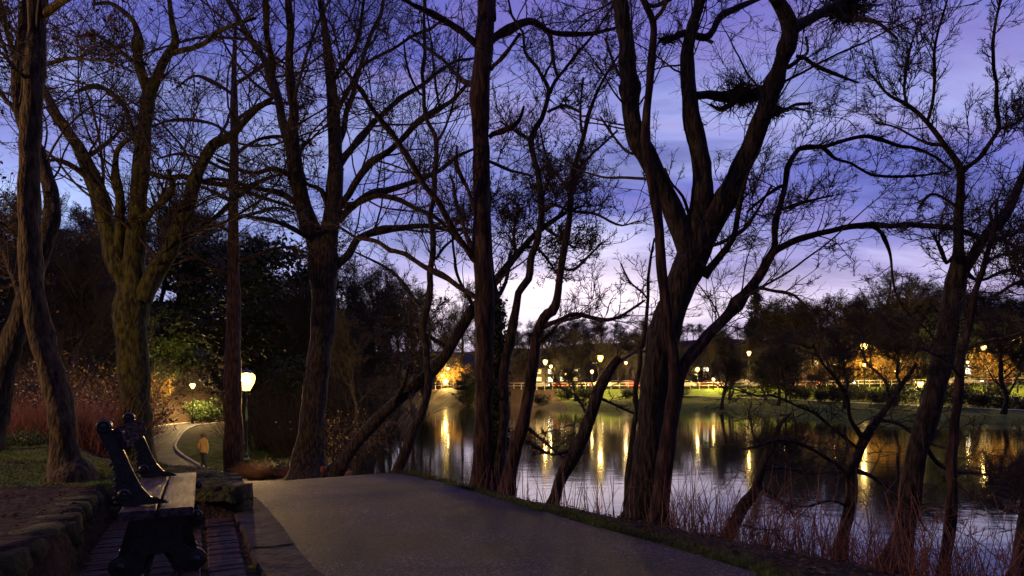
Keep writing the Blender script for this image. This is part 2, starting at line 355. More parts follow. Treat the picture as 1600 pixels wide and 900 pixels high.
CTRL = np.array([
    (0, -6, 0), (-4, -6, .1), (4, -6, -.2), (-9, -3, .4), (3, 2, -.05), (3.6, 4.2, -.16), (2.4, 5.4, -.08), (1.2, 6.9, -.06), (.2, 8.2, -.1), (-1, 9.6, -.2), (-2.4, 11.5, -.4), (-3.6, 13.5, -.6), (-5.2, 17.5, -1.0),
    (-4.3, 6, .34), (-4.6, 5, .34), (-4, 4, .32), (-3.6, 3, .32), (-6, 6, .48), (-7, 9, .42), (-9, 6, .6), (-12, 9, .5), (-8.5, 12, .0), (-8, 14, -.4), (-15, 14, .1), (-22, 20, -.2), (-6, 3, .45), (-9, 1, .6), (-16, 5, .8),
    (-4.4, 7.4, .32), (-3.6, 6.8, .3), (-3.9, 7.6, .2), (-5.6, 9.6, .15), (-9.2, 21, -1.6), (-7.5, 19, -1.25), (-10, 25, -1.8), (-9, 32, -1.7), (-14.3, 28.5, -2.75), (-14, 33, -2.7), (-15, 38, -2.3), (-19, 46, -1.7), (-12, 50, -.8),
    (-24, 30, -1.6), (-30, 40, -.8), (-40, 30, 1.2), (-50, 55, 5), (-36, 70, 5.5), (-27, 90, 8), (-17, 80, 1.5), (-60, 100, 15), (-20, 115, 0), (-90, 60, 8), (-30, 200, 14), (-90, 180, 16), (-35, 12, 1.4), (-70, 10, 4), (-60, -10, 4), (-20, -20, 1),
    (-10, 118, -.4), (2, 110, -.2), (10, 95, -.3), (20, 88, -.3), (30, 80, -.4), (33, 64, -.6), (38, 54, -.7), (50, 44, -.8), (75, 36, -.6), (120, 26, 0),
    (20, 122, 2.2), (50, 125, 2.4), (100, 110, 3), (0, 150, 9), (30, 145, 9), (90, 135, 9), (60, 150, 11), (120, 130, 11), (60, 185, 17), (30, 190, 16), (90, 175, 17), (0, 200, 15), (150, 160, 20), (200, 100, 16), (180, 60, 5), (120, -20, 0), (60, 300, 24), (-80, 320, 18), (220, 300, 16), (220, -20, 2), (-160, 100, 14), (-160, -20, 8), (-160, 300, 20)], float)
SN = [(RG.uniform(-1, 1), RG.uniform(-1, 1), RG.uniform(0, 6.28)) for _ in range(24)]
def bumps(x, y, sc_):
    r = np.zeros(np.shape(x))
    for i, (a, b, p) in enumerate(SN[:14]): r = r + np.sin((x * a + y * b) * sc_ * (1 + .35 * i) + p) / (1 + .25 * i)
    return r / 4
def Z(x, y):
    x = np.atleast_1d(np.asarray(x, float)); y = np.atleast_1d(np.asarray(y, float))
    num = np.zeros(x.shape); den = np.zeros(x.shape)
    for cx, cy, cz in CTRL:
        w = 1.0 / ((x - cx) ** 2 + (y - cy) ** 2 + .15) ** 1.7
        num += w * cz; den += w
    h = num / den
    near = np.exp(-((x + 5) ** 2 + (y - 7) ** 2) / 900)
    h = h + bumps(x, y, 1.1) * .045 * near + bumps(x + 9, y, 4.5) * .014 * near + bumps(x, y, .15) * .5 * (1 - near) * (np.hypot(x, y) > 60)
    for pl, wid in ((FARPATH, 2.5), (FARROAD, 5)):
        d, p = pl_dist(x, y, pl); zz = np.interp(p, np.arange(len(pl)), pl[:, 2]); hw = np.interp(p, np.arange(len(pl)), pl[:, 3])
        h = np.where(True, zz - .06 + (h - zz + .06) * sst((d - hw - .2) / wid), h)
    d, p = pl_dist(x, y, ROAD); zz = np.interp(p, np.arange(len(ROAD)), ROAD[:, 2]); hw = np.interp(p, np.arange(len(ROAD)), ROAD[:, 3])
    side_w = np.where(y > 9, 1.8, .6)
    edge = hw + np.where(y < 9.3, .25, .12)
    t = sst((d - edge) / side_w)
    h = zz - .05 + (h - zz + .05) * t + np.where(d < edge, 0, .052 * np.clip((d - edge) / .1, 0, 1) * (1 - t))
    b = inside(x, y, BAY)
    h = np.where(b, -.03, h)
    dl, _ = pl_dist(x, y, LN + LF); ins = inside(x, y, LAKE)
    wb = np.where(y < 30, 2.4, np.where(x > 0, 5.0, 4.0))
    out = ZW - .02 + (h - ZW + .02) * sst(dl / wb + .03) + .012
    return np.where(ins, ZW - .1 - .9 * sst(dl / 2), out)
def z1(x, y): return float(Z(x, y)[0])

def axis(lo, hi, f0, f1, st, gr):
    a = list(np.arange(f0, f1, st)); s = f1
    while s < hi: a.append(s); s += st + gr * (s - f1)
    a.append(hi); s = f0 - st; pre = []
    while s > lo: pre.append(s); s -= st + gr * (f0 - s)
    pre.append(lo); return np.array(pre[::-1] + a)
xs = axis(-160, 220, -7, 7, .10, .035); ys = axis(-20, 320, 2.2, 12, .10, .035)
gx, gy = np.meshgrid(xs, ys); gz = Z(gx.ravel(), gy.ravel())
nx, ny = len(xs), len(ys)
ii = (np.arange(ny - 1)[:, None] * nx + np.arange(nx - 1)[None]).ravel()
ground = mesh_np('ground', np.c_[gx.ravel(), gy.ravel(), gz], np.c_[ii, ii + 1, ii + nx + 1, ii + nx], M['ground'])
tag(ground, kind='structure')
gxr, gyr = gx.ravel(), gy.ravel()
lawn = np.zeros(len(gz))
lawn = np.maximum(lawn, sst((np.hypot((gxr + 8) / 5.2, (gyr - 7.8) / 2.9) < 1) * 1.0))
lawn = np.maximum(lawn, .8 * np.exp(-(((gxr + 15.3) / 6) ** 2 + ((gyr - 35) / 12) ** 2)) * 1.5)
lawn = np.maximum(lawn, np.where((gyr > 40) & (gxr > 8) & (gyr < 118), .95, 0))
dR, pR = pl_dist(gxr, gyr, ROAD); lawn = np.maximum(lawn, np.where((dR > 1.3) & (dR < 1.65) & (gxr > -2) & (gyr < 9), .5, 0))
lawn = np.clip(lawn, 0, 1)
at = ground.data.attributes.new('lawn', 'FLOAT', 'POINT'); at.data.foreach_set('value', lawn.astype(np.float32))

def strip(name, pl, a, b, mat, dz=0.0, cols=6, side_h=None, crown=0.0):
    """sheet along centreline pl between lateral offsets a,b (functions of index or floats)"""
    pl = np.asarray(pl); t = np.gradient(pl[:, :2], axis=0); t /= np.linalg.norm(t, axis=1)[:, None]
    nrm = np.c_[t[:, 1], -t[:, 0]]        # to the right of travel
    n_ = len(pl); A = np.broadcast_to(a, n_); B = np.broadcast_to(b, n_)
    u = np.linspace(0, 1, cols); rows = []
    offs = A[:, None] + (B - A)[:, None] * u[None]
    V = np.zeros((n_, cols, 3)); V[..., 0] = pl[:, 0, None] + nrm[:, 0, None] * offs; V[..., 1] = pl[:, 1, None] + nrm[:, 1, None] * offs
    V[..., 2] = pl[:, 2, None] + dz + crown * (1 - (2 * u - 1) ** 2)[None]
    if side_h:
        V = np.concatenate([V[:, :1] - np.array([0, 0, side_h]), V, V[:, -1:] - np.array([0, 0, side_h])], axis=1); cols += 2
    i = (np.arange(n_ - 1)[:, None] * cols + np.arange(cols - 1)[None]).ravel()
    return mesh_np(name, V.reshape(-1, 3), np.c_[i, i + 1, i + cols + 1, i + cols], mat, smooth=not side_h)
rd = strip('road', ROAD, -ROAD[:, 3], ROAD[:, 3], M['asphalt'], 0, 8, crown=.012); tag(rd, kind='structure')
k0 = int(np.argmax(ROAD[:, 1] > 9.2)); kR = ROAD[:k0]
kp = []; kb = cat_rom(kR, 400); ks_ = np.r_[0, np.cumsum(np.linalg.norm(np.diff(kb[:, :2], axis=0), axis=1))]; q0 = 0.0
bm = bmesh.new()
while q0 < ks_[-1] - .3:
    q1 = q0 + rnd.uniform(.75, .95); zz0 = rnd.uniform(.022, .034); row = []
    for q_ in np.linspace(q0 + .006, min(q1, ks_[-1]) - .006, 7):
        c4 = [np.interp(q_, ks_, kb[:, a]) for a in range(4)]; e4 = [np.interp(q_ + .05, ks_, kb[:, a]) for a in range(2)]; t2 = Vector((e4[0] - c4[0], e4[1] - c4[1], 0)).normalized() if q_ + .05 < ks_[-1] else t2
        n4 = Vector((-t2.y, t2.x, 0)); c5 = Vector((c4[0], c4[1], c4[2]))
        row.append([bm.verts.new(c5 + n4 * (c4[3] + o4 + rnd.uniform(-.004, .004)) + Vector((0, 0, z4 + rnd.uniform(-.002, .002)))) for o4, z4 in ((.004, -.08), (.004, zz0 - .012), (.016, zz0), (.18, zz0 - .004), (.19, zz0 - .006), (.2, zz0 - .004), (.33, zz0 + .002), (.345, zz0 - .012), (.345, -.08))])
    for a, b in zip(row, row[1:]):
        for i in range(8): bm.faces.new((a[i], a[i + 1], b[i + 1], b[i]))
    q0 = q1
bmesh.ops.recalc_face_normals(bm, faces=bm.faces); g_ = mesh_bm('kerb', bm, M['kerb']); tag(g_, kind='structure')
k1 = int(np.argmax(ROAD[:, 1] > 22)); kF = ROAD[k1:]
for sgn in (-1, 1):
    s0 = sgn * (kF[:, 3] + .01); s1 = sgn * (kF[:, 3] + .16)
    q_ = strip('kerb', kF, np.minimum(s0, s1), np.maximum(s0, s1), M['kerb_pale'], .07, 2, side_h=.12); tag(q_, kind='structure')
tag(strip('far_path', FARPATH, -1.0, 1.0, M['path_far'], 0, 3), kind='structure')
tag(strip('far_road', FARROAD, -4.0, 4.0, M['asphalt'], 0, 3), kind='structure')
# lake
bm = bmesh.new(); vs_ = [bm.verts.new((x, y, ZW)) for x, y in LAKE]; f_ = bm.faces.new(vs_); bmesh.ops.triangulate(bm, faces=[f_])
# widen slightly past the banks
for v in bm.verts:
    pass
wt = mesh_bm('water', bm, M['water']); tag(wt, kind='structure')

# brick paving of the bench bay: rows of setts run towards the camera
bm = bmesh.new()
def bay_ok(x, y):
    if not inside(np.array([x]), np.array([y]), BAY)[0]: return False
    d, p = pl_dist(np.array([x]), np.array([y]), ROAD); return d[0] > np.interp(p[0], np.arange(len(ROAD)), ROAD[:, 3]) + .36
ang = math.radians(27); ca, sa = math.cos(ang), math.sin(ang)
c_ = -3.0
col_i = 0; u = -1.9
while u < 3.2:
    w = (.19, .135, .25, .16)[col_i % 4]; v = -3.6 + rnd.uniform(0, .08)
    while v < 3.6:
        hgt = rnd.choice((.145, .155, .165)) if col_i % 4 != 2 else rnd.choice((.075, .085, .10)); x = -2.4 + (u + w / 2) * ca - (v + hgt / 2) * sa; y = 4.6 + (u + w / 2) * sa + (v + hgt / 2) * ca
        if bay_ok(x, y):
            g = .007; z0 = rnd.uniform(-.006, .006); j = .005
            cs = [(u + g, v + g), (u + w - g, v + g), (u + w - g, v + hgt - g), (u + g, v + hgt - g)]
            P3 = []
            for zz_, ins_ in ((-.09, 0), (-.012 + z0, 0), (z0, .010)):
                for (a, b), (sx, sy) in zip(cs, ((1, 1), (-1, 1), (-1, -1), (1, -1))):
                    a2 = a + sx * ins_ + rnd.uniform(-j, j); b2 = b + sy * ins_ + rnd.uniform(-j, j)
                    P3.append(bm.verts.new((-2.4 + a2 * ca - b2 * sa, 4.6 + a2 * sa + b2 * ca, zz_ + rnd.uniform(-.004, .004) * (zz_ > -.05))))
            for r_ in (0, 4):
                for i in range(4): bm.faces.new((P3[r_ + i], P3[r_ + (i + 1) % 4], P3[r_ + 4 + (i + 1) % 4], P3[r_ + 4 + i]))
            bm.faces.new(P3[8:12])
        v += hgt
    u += w + (.012 if col_i % 3 else .028); col_i += 1
pv = mesh_bm('paving', bm, M['brick']); tag(pv, kind='structure')

# rough stones
def rock(bm, c, s, rz=0.0, seed=0, sub=2, rd_=.28):
    r = random.Random(seed); b2 = bmesh.new(); bmesh.ops.create_cube(b2, size=1.0)
    bmesh.ops.subdivide_edges(b2, edges=b2.edges[:], cuts=sub, use_grid_fill=True); seen = list(b2.verts)
    ph = [r.uniform(0, 6) for _ in range(6)]
    for v in seen:
        p = v.co.copy(); L_ = p.length; q = p * (1 - rd_ * max(0, L_ - .5) / .37)
        n3 = .06 * (math.sin(p.x * 7 + ph[0]) + math.sin(p.y * 6 + ph[1]) + math.sin(p.z * 8 + ph[2])) + r.uniform(-.035, .035)
        q = q * (1 + n3); q = Vector((q.x * s[0], q.y * s[1], q.z * s[2])); q.rotate(Quaternion((0, 0, 1), rz)); v.co = q + Vector(c)
    tmp = bpy.data.meshes.new('t'); b2.to_mesh(tmp); b2.free(); bm.from_mesh(tmp); bpy.data.meshes.remove(tmp)
# edging on the left of the bay and behind it
bm = bmesh.new(); sid = 0
edge = [(-2.72, 2.9), (-2.95, 3.75), (-3.12, 4.3), (-3.55, 5.1), (-3.97, 5.95)]
ep = cat_rom(edge, 60); s_ = 0.0
cl = np.r_[0, np.cumsum(np.linalg.norm(np.diff(ep, axis=0), axis=1))]
while s_ < cl[-1]:
    Lh = rnd.uniform(.22, .40); m_ = s_ + Lh / 2; x = np.interp(m_, cl, ep[:, 0]); y = np.interp(m_, cl, ep[:, 1])
    x2 = np.interp(m_ + .1, cl, ep[:, 0]); y2 = np.interp(m_ + .1, cl, ep[:, 1]); a = math.atan2(y2 - y, x2 - x)
    nxn, nyn = -math.sin(a), math.cos(a)
    for k in range(2):
        sid += 1; hh = .17
        rock(bm, (x + nxn * (.13 + .02 * rnd.random()), y + nyn * .13, .06 + k * .16 + rnd.uniform(-.015, .02)), (Lh * 1.05, rnd.uniform(.27, .34), hh * 1.2), a + rnd.uniform(-.1, .1), sid)
    s_ += Lh
o = mesh_bm('stone_edging', bm, M['stone_moss'], smooth=True); tag(o, 'rough dark stone edging holding back the lawn behind the bench', 'stone wall')
bm = bmesh.new()
for k in range(2):
    x = -4.0
    while x < -2.84:
        Lh = rnd.uniform(.26, .42); Lh = min(Lh, -2.74 - x); sid += 1
        rock(bm, (x + Lh / 2, 6.28, .055 + k * .155), (Lh * 1.0, .32, .165), rnd.uniform(-.02, .02), sid, 2, .1); x += Lh
for i in range(5):      # return along the kerb
    sid += 1; rock(bm, (-2.96 - .17 * i, 6.52 + .27 * i, .10), (.30, .30, .30), math.radians(32), sid, 2, .15)
o = mesh_bm('stone_wall', bm, M['stone_moss'], smooth=True); tag(o, 'low square-cut stone wall end beyond the bench, moss on top', 'stone wall')
gu, gv = np.meshgrid(np.linspace(0, 1, 60), np.linspace(0, 1, 60)); gu = gu.ravel(); gv = gv.ravel()
tx = -4.02 + gu * 1.27 - gv * .98; ty = 6.10 + gv * 1.75; edge_ = np.minimum(np.minimum(gu * 1.4, (1 - gu) * 1.4), np.minimum(gv * 1.7, (1 - gv) * 1.7)) 
tz = .30 + .022 * bumps(tx, ty, 5) + .016 * bumps(tx, ty, 16) + RG.normal(size=len(tx)) * .006 - .16 * np.exp(-edge_ / .05) + .03 * np.sin(gv * 3.1)
ty = ty - .05 * (gv < .02) + RG.normal(size=len(tx)) * .006; i_ = (np.arange(59)[:, None] * 60 + np.arange(59)[None]).ravel()
o = mesh_np('turf_cap', np.c_[tx, ty, tz], np.c_[i_, i_ + 1, i_ + 61, i_ + 60], M['turf']); tag(o, 'uneven mossy turf heaped on the low wall beyond the bench', 'turf')

# ------------------------------------------------------------------ park bench
BO = Vector((-2.78, 4.87, 0)); bench = empty('park_bench', BO, math.radians(27))
tag(bench, 'old park bench with dark wet planks and ornate cast iron ends', 'bench')
def plank(name, x0, x1, y0, y1, z0, z1, sag=.0):
    bm = bmesh.new(); n_ = 24; r = .008; rings = []
    for i in range(n_ + 1):
        y = y0 + (y1 - y0) * i / n_; dz = .003 * math.sin(i * .7 + x0 * 9) - sag * math.sin(math.pi * i / n_); dx = .002 * math.sin(i * 1.3)
        sec = [(x0 + r, z0), (x1 - r, z0), (x1, z0 + r), (x1, z1 - r), (x1 - r, z1), ((x0 + x1) / 2, z1 + .002), (x0 + r, z1), (x0, z1 - r), (x0, z0 + r)]
        rings.append([bm.verts.new((a + dx, y, b + dz)) for a, b in sec])
    for a, b in zip(rings, rings[1:]):
        for i in range(9): bm.faces.new((a[i], a[(i + 1) % 9], b[(i + 1) % 9], b[i]))
    bm.faces.new(rings[0][::-1]); bm.faces.new(rings[-1])
    bmesh.ops.recalc_face_normals(bm, faces=bm.faces)
    return mesh_bm(name, bm, M['wood'], bench)
plank('seat_plank', -.215, -.008, -.99, .99, .42, .478, .006)
plank('seat_plank', .008, .215, -.98, 1.0, .42, .476, .004)
def iron_end(yc):
    th = .045
    # pedestal: scrolled feet, waist, wide top, arch opening at the bottom
    half = [(0, .415), (.165, .415), (.16, .36), (.142, .30), (.135, .25), (.145, .21), (.17, .175), (.20, .155), (.235, .15), (.268, .13), (.29, .10), (.295, .06), (.275, .022), (.24, 0), (.10, 0), (.085, .02), (.075, .05), (.08, .09), (.07, .13), (.045, .15), (.02, .14), (0, .125)]
    out = half + [(-x, z) for x, z in half[-2:0:-1]]
    bm = bmesh.new(); prism(bm, out, yc - th / 2, yc + th / 2)
    bmesh.ops.recalc_face_normals(bm, faces=bm.faces)
    for sx in (-1, 1):         # raised scrolls, both faces, and ball knobs
        for (cx, cz, R) in ((.225, .075, .058), (.235, .385, .036)) if sx > 0 else ((.225, .075, .058),):
            for k, rr in ((0, 1.0), (1, .55)):
                for yy, s in ((yc - th / 2, -1), (yc + th / 2, 1)):
                    pr = [(R * rr, 0), (R * rr * .92, .012 + .008 * k), (R * rr * .6, .014 + .012 * k), (R * rr * .2, .010 + .02 * k)]
                    b2 = bmesh.new(); lathe(b2, pr, 16)
                    for v in b2.verts: v.co = Vector((sx * cx + v.co.x, yy + s * v.co.z, cz + v.co.y))
                    tmp = bpy.data.meshes.new('t'); b2.to_mesh(tmp); b2.free(); bm.from_mesh(tmp); bpy.data.meshes.remove(tmp)
        bmesh.ops.create_uvsphere(bm, u_segments=12, v_segments=8, radius=.022, matrix=Matrix.Translation((sx * .215, yc, .175)))
        for q in range(9):     # leaf beads down the waist
            t_ = q / 8; bmesh.ops.create_uvsphere(bm, u_segments=8, v_segments=6, radius=.007 + .003 * math.sin(q * 2), matrix=Matrix.Translation((sx * (.12 + .05 * t_ * t_), yc - th / 2, .32 - .16 * t_)))
    bmesh.ops.create_uvsphere(bm, u_segments=12, v_segments=8, radius=.045, matrix=Matrix.Translation((0, yc, .28)) @ Matrix.Diagonal((1, .55, 1.6, 1)))
    mesh_bm('leg', bm, M['iron'], bench, smooth=False)
    # upright that holds the back rail
    fr = [(.065, .482), (.01, .496), (-.05, .535), (-.10, .60), (-.145, .70), (-.19, .82), (-.235, .93), (-.27, 1.0)]
    bk = [(-.35, .985), (-.325, .93), (-.29, .84), (-.262, .76), (-.25, .70), (-.245, .64), (-.25, .58), (-.245, .53), (-.22, .50), (-.20, .465), (-.185, .44), (-.17, .47), (-.10, .482)]
    bm = bmesh.new(); prism(bm, fr + bk, yc - .024, yc + .024); bmesh.ops.recalc_face_normals(bm, faces=bm.faces)
    for (cx, cz, R) in ((-.315, 1.02, .047), (-.20, .56, .04)):
        b2 = bmesh.new(); lathe(b2, [(R * .75, -.05), (R, -.04), (R, -.02), (R * .82, -.012), (R * .82, .012), (R, .02), (R, .04), (R * .75, .05), (R * .7, .042), (R * .45, .04), (R * .4, .056), (R * .1, .06)], 20)
        for v in b2.verts: v.co = Vector((cx + v.co.x, yc - v.co.z, cz + v.co.y))
        tmp = bpy.data.meshes.new('t'); b2.to_mesh(tmp); b2.free(); bm.from_mesh(tmp); bpy.data.meshes.remove(tmp)
    for q in range(12):        # acanthus beads along the back edge
        t_ = q / 11; x = -.255 - .08 * max(0, t_ - .4) - .0 ; z = .50 + .42 * t_
        bmesh.ops.create_uvsphere(bm, u_segments=8, v_segments=6, radius=.010 + .004 * math.sin(q * 2.1), matrix=Matrix.Translation((x - .0, yc + (-.022 if q % 2 else .022), z)))
        if z < .78: bmesh.ops.create_uvsphere(bm, u_segments=8, v_segments=6, radius=.008, matrix=Matrix.Translation((x + .05, yc - .024, z)))
    mesh_bm('back_support', bm, M['iron'], bench)
iron_end(-.76); iron_end(.76)
# single back rail left, screwed to the uprights, leaning with them
bm = bmesh.new()
for i in range(2):
    pass
ra = math.radians(22)
vv = box(bm, (-.018, -.80, -.075), (.018, .80, .075))
bmesh.ops.bevel(bm, geom=list(bm.edges), offset=.006, segments=2, affect='EDGES')
for v in bm.verts:
    x, z = v.co.x, v.co.z; v.co.x = x * math.cos(ra) - z * math.sin(ra) - .222; v.co.z = x * math.sin(ra) + z * math.cos(ra) + .935
br = mesh_bm('back_rail', bm, M['wood_dry'], bench)
for yy in (-.79, -.73, .73, .79):
    for h in (-.035, .035):
        bm = bmesh.new(); bmesh.ops.create_uvsphere(bm, u_segments=8, v_segments=6, radius=.011, matrix=Matrix.Translation((-.222 + .022 * math.cos(ra) - h * math.sin(ra), yy, .935 + .022 * math.sin(ra) + h * math.cos(ra))))
        mesh_bm('bolt', bm, M['iron'], br, smooth=True)
bm = bmesh.new(); box(bm, (-.02, -.74, .17), (.02, .74, .20)); mesh_bm('stretcher', bm, M['iron'], bench)

# ------------------------------------------------------------------ lamps
def post_lamp(name, base, H, glass_r, glassmat, label, group, seg=16, ornate=True):
    root = empty(name, base); tag(root, label, 'street lamp', group)
    bm = bmesh.new()
    if ornate:
        lathe(bm, [(.15, -.3), (.15, .08), (.135, .1), (.135, .16), (.115, .19), (.105, .55), (.125, .58), (.125, .63), (.085, .66), (.07, .74), (.08, .76), (.055, .80), (.042, .9), (.034, H * .6), (.045, H * .6 + .02), (.03, H * .6 + .05), (.026, H - .34), (.05, H - .30), (.03, H - .27), (.07, H - .235)], seg)
    else:
        lathe(bm, [(.10, -.4), (.10, .9), (.06, 1.0), (.045, H - .3), (.07, H - .24)], 8)
    mesh_bm('post', bm, M['postgreen'], root, smooth=True)
    r = glass_r
    bm = bmesh.new(); lathe(bm, [(r * .38, H - .235), (r * .62, H - .235 + r * .45), (r * .88, H - .235 + r * .95), (r, H - .235 + r * 1.5), (r * .94, H - .235 + r * 1.85), (r * .7, H - .235 + r * 2.05)], seg)
    g2 = mesh_bm('lamp_glass', bm, M['glow_glass'] if ornate else M['amber_glass'], root, smooth=True)
    bm = bmesh.new(); bmesh.ops.create_uvsphere(bm, u_segments=12, v_segments=8, radius=r * .5, matrix=Matrix.Translation((0, 0, H - .235 + r * 1.25))); mesh_bm('bulb', bm, glassmat, g2, smooth=True)
    bm = bmesh.new(); t0 = H - .235 + r * 2.06
    lathe(bm, [(r * .78, t0), (r * .8, t0 + .02), (r * .45, t0 + .1), (r * .15, t0 + .13), (.02, t0 + .2), (.001, t0 + .22)], seg); mesh_bm('lamp_cap', bm, M['postgreen'], root, smooth=True)
    return root
lb = P(385, 742, 21); lb.z = z1(lb.x, lb.y)
lamp = post_lamp('street_lamp', lb, 1.48 + .04 - lb.z, .29, M['lamp_glass'], 'lit green lamp post beside the straight trunk, nearest lamp on the path', 'lamps along the path')
p = P(301, 604, 52); gz_ = z1(p.x, p.y)
post_lamp('street_lamp', (p.x, p.y, gz_), p.z - gz_ + .05, .22, M['lamp_far'], 'small lit lamp at the far bend of the path', 'lamps along the path')
# the lamp of the same row behind the viewer, whose light falls on the front of the trunks
post_lamp('street_lamp', (-12.0, 3.4, z1(-12.0, 3.4)), 3.2, .25, M['lamp_rear'], 'lit lamp post on the lawn left of the ochre trunk, beyond the left edge', 'lamps along the path')

# ------------------------------------------------------------------ tree builder (vectorised tubes)
def tubes(Pn, Rn, k):
    """Pn (N,S,3), Rn (N,S) -> verts, quads"""
    N_, S_, _ = Pn.shape
    T = np.gradient(Pn, axis=1); T /= np.maximum(np.linalg.norm(T, axis=2, keepdims=True), 1e-9)
    mT = T.mean(axis=1); ref = np.where((np.abs(mT[:, 2]) > .8)[:, None], np.array([1., .1, 0]), np.array([.1, 0, 1.]))[:, None, :]
    U = np.cross(T, ref); U /= np.maximum(np.linalg.norm(U, axis=2, keepdims=True), 1e-9); W = np.cross(T, U)
    a = np.arange(k) * 2 * np.pi / k
    V = Pn[:, :, None, :] + Rn[:, :, None, None] * (np.cos(a)[None, None, :, None] * U[:, :, None, :] + np.sin(a)[None, None, :, None] * W[:, :, None, :])
    n_, s_, j = np.meshgrid(np.arange(N_), np.arange(S_ - 1), np.arange(k), indexing='ij'); j2 = (j + 1) % k
    b = (n_ * S_ + s_) * k; Q = np.stack([b + j, b + k + j, b + k + j2, b + j2], axis=-1).reshape(-1, 4)
    return V.reshape(-1, 3), Q
def joinp(parts):
    vs2, qs, o_ = [], [], 0
    for v, q in parts:
        vs2.append(v); qs.append(q + o_); o_ += len(v)
    return np.vstack(vs2), np.vstack(qs)
def spawn(rng, Pp, Rp, idx, t, ang, length, S_=7, up=.25, curl=.18, r_ratio=.55, rmin=.003, r_abs=None, flat=None):
    """children of parents idx at param t; ang, length arrays"""
    N_ = len(idx); S0 = Pp.shape[1]; f = t * (S0 - 1); i0 = np.clip(f.astype(int), 0, S0 - 2); w = (f - i0)[:, None]
    a = Pp[idx, i0]; b = Pp[idx, i0 + 1]; pos = a * (1 - w) + b * w; T = b - a; T /= np.maximum(np.linalg.norm(T, axis=1, keepdims=True), 1e-9)
    rp = Rp[idx, i0] * (1 - w[:, 0]) + Rp[idx, i0 + 1] * w[:, 0]
    rv = rng.normal(size=(N_, 3))
    if flat is not None: rv *= np.array(flat)
    pr = rv - (rv * T).sum(1, keepdims=True) * T; pr /= np.maximum(np.linalg.norm(pr, axis=1, keepdims=True), 1e-9)
    D = np.cos(ang)[:, None] * T + np.sin(ang)[:, None] * pr
    D[:, 2] = np.where(D[:, 2] < -.25, D[:, 2] * .4, D[:, 2])
    step = (length / (S_ - 1))[:, None]; pts = [pos]; d = D / np.linalg.norm(D, axis=1, keepdims=True)
    bend = rng.normal(size=(N_, 3)) * curl * .6
    for _ in range(S_ - 1):
        d = d + rng.normal(size=(N_, 3)) * curl + bend * .5 + np.array([0, 0, up]) * .3
        d /= np.linalg.norm(d, axis=1, keepdims=True); pts.append(pts[-1] + d * step)
    r0 = np.minimum(rp * .8, np.maximum(rp * r_ratio, rmin)) if r_abs is None else np.minimum(r_abs, rp * .85)
    r0 = np.maximum(r0, rmin)
    tt = np.linspace(0, 1, S_)[None]
    return np.stack(pts, axis=1), np.maximum(r0[:, None] * (1 - .85 * tt), np.minimum(rmin * .5, r0[:, None])) 
def twigs(rng, Pp, Rp, w, n1, l1, n2, n3, l2=.42, l3=.42, up=.3, curl=.18, r1=None, rmin=.0035, tmin=.1, ang=(.5, 1.2), flat=None, leafpts=None):
    """three levels of branches below parents (weights w). returns mesh pieces and outermost points"""
    n1 = int(n1 * 1.75); l1 = l1 * 1.15; n3 = n3 + 1
    n0 = max(6, n1 // 9); i0_ = rng.choice(len(Pp), n0, p=w / w.sum()); t0_ = tmin + (1 - tmin) * rng.random(n0); L0 = l1 * 1.4 * (.5 + .7 * rng.random(n0)) * np.clip(Rp[i0_, (t0_ * (Pp.shape[1] - 1)).astype(int)] / .06, .4, 1.4)
    Pa, Ra = spawn(rng, Pp, Rp, i0_, t0_, rng.uniform(.5, 1.2, n0), L0, Pp.shape[1], up * .35, curl * .35, .5, rmin * 3, r_abs=L0 * .0078, flat=flat)
    Pp = np.concatenate([Pp, Pa]); Rp = np.concatenate([Rp, Ra]); w = np.r_[w / w.sum(), np.full(n0, .75 / n0)]; lv0 = [tubes(Pa, Ra, 6)]
    idx = rng.choice(len(Pp), n1, p=w / w.sum()); t = tmin + (1 - tmin) * rng.random(n1) ** .8
    f = np.clip(Rp[idx, (t * (Pp.shape[1] - 1)).astype(int)] / .06, .45, 1.3)
    L1 = l1 * (.35 + .95 * rng.random(n1)) * f
    P1, R1 = spawn(rng, Pp, Rp, idx, t, rng.uniform(*ang, n1), L1, 9, up, curl * .8, .42, rmin * 2.2, r_abs=L1 * .0068, flat=flat)
    i2 = np.repeat(np.arange(n1), n2); t2 = .12 + .88 * rng.random(len(i2)); L2 = L1[i2] * l2 * (.4 + .9 * rng.random(len(i2))) * (1.15 - .6 * t2)
    P2, R2 = spawn(rng, P1, R1, i2, t2, rng.uniform(.5, 1.1, len(i2)), L2, 6, up * .8, curl, .6, rmin * 1.4, r_abs=L2 * .0075)
    i3 = np.repeat(np.arange(len(i2)), n3); t3 = .1 + .9 * rng.random(len(i3)); L3 = L2[i3] * l3 * (.5 + .9 * rng.random(len(i3)))
    P3, R3 = spawn(rng, P2, R2, i3, t3, rng.uniform(.5, 1.1, len(i3)), L3, 4, up * .8, curl, .65, rmin)
    return lv0 + [tubes(P1, R1, 5), tubes(P2, R2, 4), tubes(P3, R3, 3)], np.vstack([P3[:, -1], P3[:, 1], P2[:, -1]])
def leaves_mesh(rng, pts, size, jit):
    """many small diamond leaves at random angles around pts"""
    n_ = len(pts); c = pts + rng.normal(size=(n_, 3)) * jit
    a = rng.normal(size=(n_, 3)); a /= np.linalg.norm(a, axis=1, keepdims=True); b = np.cross(a, rng.normal(size=(n_, 3))); b /= np.linalg.norm(b, axis=1, keepdims=True)
    s = (size * (.6 + .8 * rng.random(n_)))[:, None]
    fold = np.cross(a, b) * s * .25
    V = np.stack([c - a * s, c + b * s * .55 + fold, c + a * s, c - b * s * .55 + fold], axis=1).reshape(-1, 3)
    return V, np.arange(n_ * 4).reshape(-1, 4)

